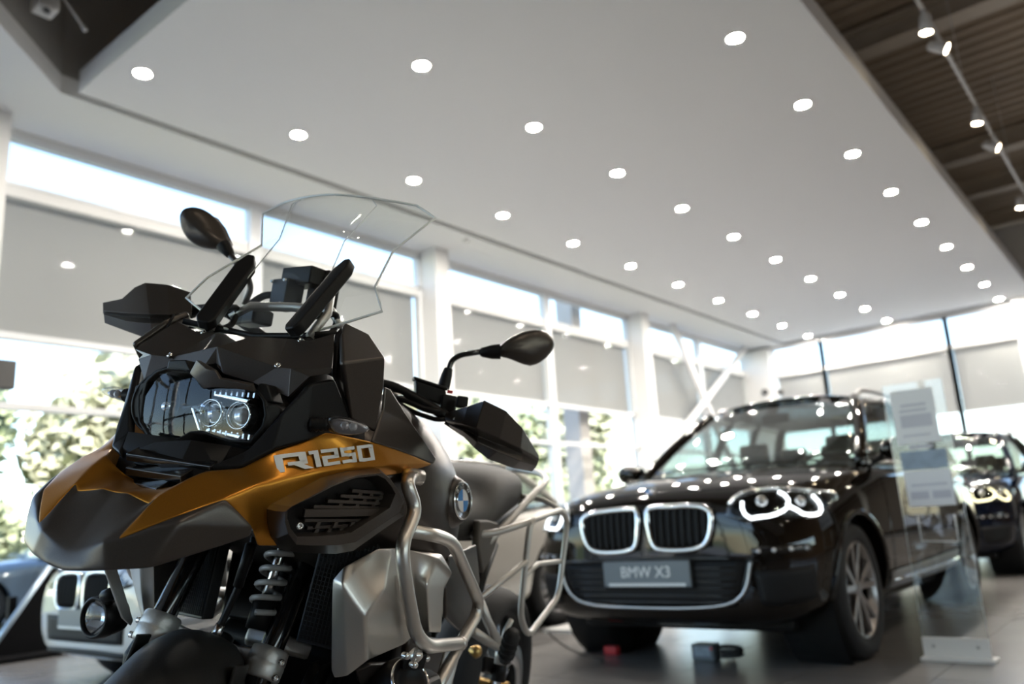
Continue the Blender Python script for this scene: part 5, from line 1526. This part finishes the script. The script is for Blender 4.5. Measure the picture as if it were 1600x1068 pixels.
for s in (1, -1):
    tube('grab_rail', [(-1.10, s * .16, .82), (-1.22, s * .175, .88), (-1.42, s * .185, .97), (-1.55, s * .18, 1.01), (-1.62, s * .13, 1.03), (-1.66, s * .06, 1.03), (-1.66, 0, 1.03)], 0.0105, 'cast_silver', bike, n=10, rad=0.05)
    # pannier frame: near-rectangle of tubes with a diagonal
    fr = [(-1.12, s * .27, .90), (-1.12, s * .275, .66), (-1.20, s * .28, .60), (-1.45, s * .285, .68), (-1.47, s * .28, .90), (-1.40, s * .275, .93)]
    pf = tube('pannier_frame', fr, 0.0085, 'cast_silver', bike, n=10, rad=0.04, closed=True)
    tube('frame_strut', [(-1.12, s * .272, .76), (-1.28, s * .26, .78), (-1.46, s * .28, .78)], 0.007, 'cast_silver', pf, n=8)
    tube('frame_strut', [(-1.12, s * .275, .80), (-1.0, s * .20, .70), (-.98, s * .16, .68)], 0.008, 'cast_silver', pf, n=8)
    tube('frame_strut', [(-1.12, s * .272, .90), (-1.06, s * .20, .86), (-1.02, s * .15, .85)], 0.009, 'cast_silver', pf, n=8, rad=.03)
    tube('frame_strut', [(-1.44, s * .28, .92), (-1.46, s * .2, .95), (-1.46, s * .12, .95)], 0.008, 'cast_silver', pf, n=8, rad=.03)
    # rear sub-frame triangle with foot peg
    g = lambda p: (p[0], p[1] * s, p[2])
    N = g((-1.1177, 0.235, 0.5745))
    sf = tube('rear_subframe', [g((-1.0175, 0.19, 0.7069)), g((-1.0482, 0.215, 0.646)), N], [.012, .011, .013], 'cast_silver', bike, n=10)
    tube('frame_strut', [g((-1.0148, 0.19, 0.6226)), g((-1.0578, 0.215, 0.5983)), N], 0.012, 'cast_silver', sf, n=10)
    tube('frame_strut', [N, g((-1.1105, 0.245, 0.62)), g((-1.1316, 0.25, 0.6453))], 0.007, 'cast_silver', sf, n=8)
    pa, pb = Vector(g((-1.0568, 0.27, 0.563))), Vector(g((-0.9952, 0.3, 0.6412)))
    pg = tube('foot_peg', [pa, pa.lerp(pb, .5), pb], [0.016, 0.019, 0.017], 'rubber', bike, n=10)
    for q in range(4):
        c_ = pa.lerp(pb, .2 + q * .2)
        tube('peg_rib', [c_, c_ + (pb - pa).normalized() * .006], 0.022, 'rubber', pg, n=8)
    lathe('hinge', g((-1.1143, 0.24, 0.5602)), (0, 0, 1), [(-.022, 0), (-.022, .016), (.022, .016), (.022, 0)], 'cast_silver', pg, n=12)
    lathe('hinge_foot', g((-1.18, 0.22, 0.5007)), (0, 0, 1), [(-.02, 0), (-.02, .02), (.02, .018), (.03, .01), (.03, 0)], 'bike_black', pg, n=12)

# ---- crash bar
for s in (1, -1):
    g = lambda p: (p[0], p[1] * s, p[2])
    cb = tube('crash_bar', [g(p) for p in ((-0.4105, 0.255, 0.9857), (-0.3618, 0.266, 0.9774), (-0.3933, 0.28, 0.9315), (-0.3239, 0.294, 0.8727), (-0.3417, 0.302, 0.817), (-0.3942, 0.312, 0.7229), (-0.456, 0.312, 0.6923), (-0.6927, 0.288, 0.6596))], 0.0125, 'steel_tube', bike, n=16, rad=0.03, k=6)
    tube('crash_bar_loop', [g(p) for p in ((-0.3748, 0.285, 0.8946), (-0.5004, 0.29, 0.8817), (-0.5672, 0.288, 0.867), (-0.8036, 0.272, 0.7304), (-0.8004, 0.272, 0.6979), (-0.6815, 0.285, 0.6531), (-0.5965, 0.29, 0.6021), (-0.5814, 0.285, 0.5733))], 0.0125, 'steel_tube', cb, n=16, rad=0.03, k=6)
    tube('crash_bar_stub', [g(p) for p in ((-0.4059, 0.235, 0.9864), (-0.4134, 0.252, 0.9877), (-0.4313, 0.262, 0.9862))], 0.0145, 'steel_tube', cb, n=14)
    lathe('weld_collar', g((-0.6731, 0.29, 0.6616)), Vector(g((-0.6927, 0.288, 0.6596))) - Vector(g((-0.5924, 0.297, 0.6724))), [(-.006, .0128), (-.004, .0150), (.004, .0150), (.006, .0128)], 'steel_tube', cb, n=16)
# ---- boxer cylinder head, cap, sensor bracket
for s in (1, -1):
    g = lambda p: (p[0], p[1] * s, p[2])
    c0 = Vector((-.50, s * .085, .553))
    hd = rings('cylinder_head', [[c0 + Vector((a * k, s * d, b * k)) for a, b in ((-.10, -.07), (-.05, -.10), (.05, -.10), (.10, -.07), (.11, .02), (.07, .075), (-.07, .075), (-.11, .02))] for d, k in ((0, .7), (.06, .85), (.10, 1.0), (.19, 1.0), (.215, .93), (.222, .8))], 'bike_black', bike, cap0=True, cap1=True, bevel=0.006)
    for q in range(4):
        rings('cooling_fin', [[c0 + Vector((a * k, s * d, b * k)) for a, b in ((-.10, -.07), (-.05, -.10), (.05, -.10), (.10, -.07), (.11, .02), (.07, .075), (-.07, .075), (-.11, .02))] for d, k in ((.012 + q * .022, .98), (.017 + q * .022, .98))], 'bike_black', hd, cap0=True, cap1=True)
capc = Vector((-0.4265, 0.3, 0.6362))
cap_ = lathe('oil_filler_cap', capc, (0.35, 0.75, 0.55), [(-.05, .05), (-.012, .047), (0, .040), (.004, .036), (.004, .028), (0, .026), (0, 0)], 'bike_black', bike, n=36)
lathe('cap_ring', capc, (0.35, 0.75, 0.55), [(.001, .041), (.006, .039), (.001, .0365)], 'chrome', cap_, n=36)
br = obox('sensor_bracket', (-0.433, 0.3, 0.6695), (.006, .006, 0), (-.018, .012, 0), (0, .002, .014), 'bike_black', bike, bevel=0.003)
lathe('sensor_cap', (-0.426, 0.302, 0.6776), (0.2, .6, .75), [(0, .012), (.012, .0115), (.016, .006), (.016, 0)], 'bolt_steel', br, n=16)
for c in ((-0.3805, 0.305, 0.6876), (-0.4803, 0.3, 0.6662), (-0.4115, 0.308, 0.6683)):
    lathe('nut', c, (0.3, .9, .1), [(-.004, .0065), (.006, .0065), (.009, .004), (.009, 0)], 'bolt_steel', br, n=10)
obox('engine_mount', (-0.6981, 0.262, 0.6078), (.006, .004, 0), (-.02, 0, .05), (-.018, .012, 0), 'cast_silver', bike, bevel=0.005)
bolt((-0.5734, 0.29, 0.6065), (0.3, .9, .2), 0.008, bike, h=.006)
box('engine_block', -.86, -.46, -.16, .16, .27, .66, 'bike_black', bike, bevel=0.03)
mesh('engine_cover', [(-.66, .17, .66), (-.88, .19, .62), (-.90, .2, .42), (-.70, .2, .36), (-.58, .19, .5)], [(0, 1, 2, 3, 4)], 'bike_grey', bike, solid=0.03, bevel=0.008)
mesh('engine_cover', [(-.66, -.17, .66), (-.88, -.19, .62), (-.90, -.2, .42), (-.70, -.2, .36), (-.58, -.19, .5)], [(0, 1, 2, 3, 4)], 'bike_grey', bike, solid=0.03, bevel=0.008)
box('frame_core', -.80, -.60, -.10, .10, .60, 1.06, 'bike_black', bike, bevel=0.03)
box('skid_plate', -.86, -.34, -.13, .13, .20, .28, 'bike_silver', bike, bevel=0.03)

# ---- radiators with mesh guards
for s in (1, -1):
    c = Vector((-.405, s * .150, .79))
    ux, uy = Vector((-.02, s * .048, -.006)), Vector((-.015, s * .004, .12))
    rad_ = obox('radiator', c, ux, uy, Vector((.012, s * .004, 0)), 'radiator', bike, bevel=0.003)
    V, F = [], []
    for q in range(15):
        p = c + ux * (-.92 + q * 1.84 / 14) + Vector((.014, s * .005, 0))
        v, f = sweep([p - uy * .95, p + uy * .95], 0.0011, 5)
        n = len(V); V += v; F += [tuple(i + n for i in a) for a in f]
    for q in range(30):
        p = c + uy * (-.94 + q * 1.88 / 29) + Vector((.014, s * .005, 0))
        v, f = sweep([p - ux * .95, p + ux * .95], 0.0008, 5)
        n = len(V); V += v; F += [tuple(i + n for i in a) for a in f]
    o = mesh('guard_mesh', V, F, 'radiator', rad_, merge=0)
    o['kind'] = 'stuff'
    tube('coolant_hose', [c + uy * 0.9, c + uy * 1.2 + Vector((-.05, 0, .03)), (-.42, s * .06, .98)], 0.014, 'bike_black', rad_, n=10, rad=.03)

# ---- fork, yoke, shock and front wheel (turned left)
FC = Vector((-.320, 0, .644))
def fk(l, t, df=0):
    return st_(FC + Vector((df * cos(radians(25)), l, df * sin(radians(25)))) + SAX * t)
for s in (1, -1):
    ft = tube('fork_tube', [fk(s * .100, -.30), fk(s * .100, .40)], 0.0215, 'bike_black_gloss', bike, n=24)
    d = (fk(s * .1, .1) - fk(s * .1, 0)).normalized()
    lathe('fork_clamp', fk(s * .100, -.026), d, [(0, .0225), (0, .031), (.004, .034), (.026, .0345), (.028, .0335), (.030, .0345), (.050, .033), (.053, .030), (.053, .0225)], 'cast_silver', ft, n=28, close=True)
    for q in (0.012, -.014):
        bolt(fk(s * .100, q, 0.0) + Vector((0.012, s * .034, 0)), (0.3, s * .95, 0), 0.006, ft, h=.006)
    tube('fork_slider', [fk(s * .100, -.29), fk(s * .100, -.18)], 0.027, 'bike_black', ft, n=20)
V, F = [], []
pr = []
for l, df, hw, hh in ((-.102, .0, .020, .022), (-.075, -.015, .022, .020), (-.04, -.045, .026, .019), (0, -.055, .028, .020), (.04, -.045, .026, .019), (.075, -.015, .022, .020), (.102, 0, .020, .022)):
    pr.append([fk(l, a * hh, df + b * hw) for a, b in ((-1, -1), (-1, 1), (1, 1), (1, -1))])
rings('fork_bridge', pr, 'cast_silver', bike, cap0=True, cap1=True, bevel=0.006, bseg=3)
lathe('ball_joint', fk(0, .0, -.055), SAX, [(-.03, .02), (.03, .022), (.036, .012), (.036, 0)], 'bike_black', bike, n=16)
# telelever arm, shock and spring
mesh('telelever_arm', [(-.40, .03, .66), (-.40, -.03, .66), (-.56, -.14, .60), (-.62, -.14, .58), (-.62, .14, .58), (-.56, .14, .60)], [(0, 1, 2, 3, 4, 5)], 'cast_silver', bike, solid=0.03, bevel=0.008)
sa, sb_ = Vector((-0.3984, 0.02, 0.8441)), Vector((-0.3696, 0.02, 0.7394))
shock = tube('shock_absorber', [sb_ + (sb_ - sa) * .5, sa + (sa - sb_) * .6], 0.010, 'bolt_steel', bike, n=14)
pts = []
d, u, v = frame_of(sa - sb_)
for q in range(-30, 150):
    t = q / 100
    a = 2 * pi * t * 4.1
    pts.append(sb_ + (sa - sb_) * t + (u * cos(a) + v * sin(a)) * 0.0235)
tube('coil_spring', pts, 0.0055, 'spring_grey', shock, n=8)
lathe('shock_body', sb_ + (sb_ - sa) * .55, sa - sb_, [(0, 0.0), (0, .02), (.055, .021), (.055, 0)], 'bike_black', shock, n=16)
tube('brake_hose', [(-0.2872, 0.03, 0.8489), (-0.2968, 0.02, 0.8008), (-0.2971, 0, 0.7319), (-0.2862, -0.01, 0.683), (-0.2934, -0.02, 0.6426)], 0.0065, 'bike_black', bike, n=8, rad=.05)
tube('hose_fitting', [(-0.289, -0.008, 0.6937), (-0.2872, -0.015, 0.6659)], 0.0085, 'bolt_steel', bike, n=10)
tube('cable_sleeve', [(-0.2661, 0.04, 0.8381), (-0.2792, 0.02, 0.7641)], 0.009, 'bike_black', bike, n=10)
# fender
WC = Vector((-.175, 0, .325))
V, F = [], []
na, nl = 22, 9
for i in range(na + 1):
    a = radians(-8 + 150 * i / na)
    w = .082 * (0.55 + 0.45 * min(1, i / 6)) if i < 6 else .082
    for j in range(nl):
        t = -1 + 2 * j / (nl - 1)
        r = .366 - .05 * t ** 4 - .012 * t * t
        V.append(st_(WC + Vector((cos(a) * r, w * t, sin(a) * r))))
for i in range(na):
    for j in range(nl - 1):
        F.append((i * nl + j, i * nl + j + 1, (i + 1) * nl + j + 1, (i + 1) * nl + j))
mesh('front_fender', V, F, 'fender_black', bike, solid=0.005)
for s in (1, -1):
    mesh('fender_stay', [st_(p) for p in ((-.16, s * .08, .68), (-.24, s * .085, .66), (-.20, s * .098, .40), (-.165, s * .098, .40))], [(0, 1, 2, 3)], 'fender_black', bike, solid=0.006, bevel=0.002)
def bike_wheel(c, r, w, axis, fn, hub_m, m_rim):
    ty = lathe('wheel', c, axis, [(t * w, q) for t, q in ((-.30, r * .76), (-.48, r * .82), (-.5, r * .87), (-.42, r * .94), (-.22, r * .985), (0, r), (.22, r * .985), (.42, r * .94), (.5, r * .87), (.48, r * .82), (.30, r * .76))], 'rubber', bike, n=56, close=True)
    lathe('rim', c, axis, [(-.34 * w, r * .78), (-.34 * w, r * .74), (-.1 * w, r * .70), (.1 * w, r * .70), (.34 * w, r * .74), (.34 * w, r * .78)], m_rim, ty, n=48)
    lathe('hub', c, axis, [(-.55 * w, 0), (-.55 * w, .035), (-.2 * w, .03), (.2 * w, .03), (.55 * w, .035), (.55 * w, 0)], hub_m, ty, n=20)
    d, u, v = frame_of(axis)
    for q in range(20):
        a = 2 * pi * q / 20
        sgn = 1 if q % 2 else -1
        tube('spoke', [Vector(c) + d * sgn * .4 * w + (u * cos(a + .3 * sgn) + v * sin(a + .3 * sgn)) * .033, Vector(c) + d * sgn * .2 * w + (u * cos(a) + v * sin(a)) * r * .73], 0.0022, 'bolt_steel', ty, n=5)
    for sgn in (-1, 1):
        lathe('brake_disc', Vector(c) + d * sgn * (.5 * w + .008), axis, [(-.002, .09), (-.002, r * .47), (.002, r * .47), (.002, .09)], 'satin_chrome', ty, n=36, close=True)
    return ty
wax = _sm @ Vector((0, 1, 0))
bike_wheel(st_(WC), .325, .12, wax, None, 'hub_gold', 'bike_black')
bike_wheel(Vector((-1.68, 0, .322)), .322, .17, (0, 1, 0), None, 'hub_gold', 'bike_black')
box('swing_arm', -1.70, -.85, -.13, -.07, .28, .40, 'bike_black', bike, bevel=0.02)
for s in (1,):
    lathe('final_drive', (-1.68, -.09, .322), (0, -1, 0), [(0, .0), (0, .10), (.05, .09), (.06, 0)], 'bike_black', bike, n=24)
    tube('side_stand', [(-.75, .14, .30), (-.80, .24, .12), (-.82, .305, -.055)], 0.013, 'bike_black', bike, n=10)
    tube('shock_linkage', [(-1.2809, 0.12, 0.8112), (-1.1932, 0.13, 0.7306), (-1.1218, 0.14, 0.6395)], 0.017, 'bike_black', bike, n=12)
lathe('gold_sprocket', (-1.3238, 0.1, 0.5067), (0.4, .9, 0), [(-.02, .012), (0, .018), (.008, .013), (.012, .006), (.012, 0)], 'hub_gold', bike, n=16)
obox('gear_lever', (-1.1699, 0.2, 0.5145), (-.04, .01, -.01), (0, .006, .004), (.004, 0, .02), 'bike_black', bike, bevel=.004)

# ---- auxiliary lamp and bracket on the far side
fc = Vector((-0.2774, -0.27, 0.6595))
fl_ = lathe('auxiliary_lamp', fc, (0.93, -0.12, 0.0), [(-.055, .012), (-.05, .03), (-.015, .038), (.004, .037), (.006, .032), (.0, .030)], 'bike_black', bike, n=28)
lathe('lamp_lens', fc, (0.93, -0.12, 0.0), [(.0, .031), (.005, .02), (.007, 0)], 'lens_glass', fl_, n=24)
lathe('lamp_reflector', fc, (0.93, -0.12, 0.0), [(-.002, .030), (-.018, .018), (-.022, .006), (-.022, 0)], 'chrome', fl_, n=24)
tube('lamp_mount', [fc + Vector((-.03, 0, .02)), (-0.2609, -0.24, 0.7048), (-0.2593, -0.22, 0.714)], 0.012, 'bike_black', fl_, n=10)
mesh('lamp_bracket', [(-0.2023, -0.2, 0.7603), (-0.2294, -0.2, 0.7607), (-0.3097, -0.215, 0.6611), (-0.3061, -0.215, 0.6513), (-0.2817, -0.215, 0.6678)], [(0, 1, 2, 3, 4)], 'cast_silver', bike, solid=0.006, bevel=0.002)

# ---- black inner structure that closes the nose
loft_half('inner_fairing', [
    (-.150, [(0, 1.10), (.08, 1.095), (.125, 1.05), (.12, .98), (.06, .955), (0, .955)]),
    (-.20, [(0, 1.155), (.11, 1.14), (.165, 1.08), (.165, .98), (.08, .93), (0, .93)]),
    (-.30, [(0, 1.175), (.13, 1.16), (.19, 1.08), (.195, .96), (.10, .90), (0, .90)]),
    (-.42, [(0, 1.16), (.11, 1.15), (.18, 1.07), (.19, .96), (.10, .90), (0, .90)])], 'bike_black', bike, sub=1)
for s in (1, -1):
    box('dark_infill', -.60, -.56, min(s * .03, s * .20), max(s * .03, s * .20), .62, .96, 'bike_black', bike, bevel=0.01)  # dark filler boxes added to black out the space behind the fork
box('centre_infill', -.58, -.55, -.13, .13, .66, .95, 'bike_black', bike, bevel=0.01)  # black backing added so no bright background shows past the fork
mesh('vent_backing', [(-.09, -.10, 1.0), (-.09, .10, 1.0), (-.06, .085, .925), (-.06, -.085, .925)], [(0, 1, 2, 3)], 'bike_black', bike, solid=0.004)

box('gap_infill', -.51, -.47, -.15, -.015, .66, .95, 'bike_black', bike, bevel=0.01)  # black block added to cover a bright see-through gap

# ------------------------------------------------------------ small things on the floor
mat('acrylic_edge', (0.75, 0.80, 0.82), 0.2)
mat('stand_white', (0.90, 0.89, 0.87), 0.35)
mat('paper', (0.92, 0.92, 0.94), 0.6)
mat('print_grey', (0.66, 0.66, 0.72), 0.6, var=0.1)
mat('print_photo', (0.30, 0.38, 0.48), 0.4, var=0.5, vscale=14)
mat('cable_black', (0.03, 0.03, 0.03), 0.5)
mat('panel_black', (0.006, 0.006, 0.007), 0.5, spec=0.1)
mat('panel_edge', (0.55, 0.68, 0.80), 0.25, 0.4)
glass('acrylic', (0.95, 0.97, 0.97), 1.0, 0.0, 1.45, 0.03)
XS = 4.90
t = empty('information_stand', (XS, 1.09, 0))
tag(t, 'clear acrylic information stand with paper sheets on a white foot beside the car', 'stand')
foot = box('foot_plate', -.06, .05, -.185, .165, 0, .018, 'stand_white', t, bevel=0.003)
box('foot_upright', -.018, -.006, -.165, .155, .018, .115, 'stand_white', t, bevel=0.002)
for y in (-.11, .10):
    lathe('fixing', (-.018, y, .07), (-1, 0, 0), [(0, .009), (.004, .008), (.005, 0)], 'bolt_steel', t, n=12)
ac = box('acrylic_sheet', -.005, .001, -.160, .150, .02, 1.47, 'acrylic', t)
tube('sheet_edge', [(-.002, -.160, .02), (-.002, -.160, 1.47), (-.002, .150, 1.47), (-.002, .150, .02)], 0.002, 'acrylic_edge', ac, n=6)
pp = box('paper_sheet', -.009, -.006, -.105, .115, 1.13, 1.43, 'paper', t)
for z0, z1, y0, y1 in ((1.335, 1.35, -.06, .07), (1.305, 1.32, -.06, .08), (1.22, 1.29, -.08, .08), (1.17, 1.18, -.06, .08)):
    box('printed_block', -.0094, -.0088, y0, y1, z0, z1, 'print_grey', pp)
pp2 = box('paper_sheet', -.009, -.006, -.125, .110, .79, .985, 'paper', t)
for z0, z1, y0, y1 in ((.83, .87, .0, .09), (.83, .87, -.11, -.02), (.90, .91, -.1, .08)):
    box('printed_block', -.0094, -.0088, y0, y1, z0, z1, 'print_grey', pp2)
box('photo_print', -.009, -.006, -.120, .112, .99, 1.09, 'print_photo', t)
lt = box('header_strip', -.0095, -.0065, -.06, .06, 1.10, 1.122, 'print_grey', t)
tube('brochure_holder', [(-.03, -.11, .74), (-.03, -.11, .60), (-.03, .07, .61), (-.03, .07, .74)], 0.004, 'acrylic_edge', t, n=6)

# cable running from the wall to the car, red chock and small box below the bumper
c = tube('power_cable', [(5.3187, 4.0806, 0.006), (5.0067, 3.7865, 0.006), (4.672, 3.4358, 0.006), (4.4, 3.0923, 0.006), (4.3105, 2.9143, 0.006)], 0.006, 'cable_black', n=8, rad=.1)
tag(c, 'thin black cable curving across the floor to the front wheel', 'cable')
p = Vector((4.5262, 2.9753, 0))
o = obox('wheel_chock', (p.x, p.y, .026), (.03, 0, 0), (0, .045, 0), (0, 0, .026), 'red_plastic', bevel=0.006)
tag(o, 'small red block on the floor at the far front wheel', 'block')
p = Vector((4.5438, 2.3083, 0))
t = empty('battery_charger', (p.x, p.y, 0))
tag(t, 'small grey-blue charger box with black cable lump under the bumper', 'charger')
obox('charger_case', (0, 0.03, .045), (.05, 0, 0), (0, .07, 0), (0, 0, .045), 'plate_grey', t, bevel=0.008)
obox('charger_label', (-.051, 0.03, .05), (.001, 0, 0), (0, .05, 0), (0, 0, .025), 'print_photo', t)
obox('charger_button', (-.053, -.03, .07), (.002, 0, 0), (0, .008, 0), (0, 0, .008), 'red_plastic', t)
tube('coiled_cable', [(0.02 + .05 * cos(a), -.12 + .06 * sin(a), .015 + .004 * a) for a in [q * .5 for q in range(30)]], 0.012, 'cable_black', t, n=8)
o = boxes('floor_strip', [(5.3, 6.9, 3.55, 4.12, 0.0, 0.02)], 'stand_white')
tag(o, 'low white platform edge on the floor between the two cars', 'platform')

# black slanted display panel at the left edge
t = empty('display_panel', (2.75, 7.9, 0))
tag(t, 'black slanted display panel with pale blue edge at the left frame edge', 'display panel')
A, B_, C_, D_ = Vector((3.0081, 7.6, 0.7264)), Vector((2.5032, 7.6, -0.0512)), Vector((3.1207, 7.6, 0.0597)), Vector((3.1033, 7.6, 0.6875))
L0 = t.location
prism('panel', [A - L0, B_ - L0, Vector((C_.x, C_.y, B_.z)) - L0, D_ - L0], (0, 0.05, 0), 'panel_black', t, bevel=0.004)
tube('edge_strip', [A - L0, B_ - L0], 0.022, 'panel_edge', t, n=8)
box('panel_base', -.75, .45, -.45, .1, 0, .05, 'panel_black', t, bevel=0.01)
box('panel_post', .0, .06, -.2, -.14, .04, .5, 'panel_black', t)
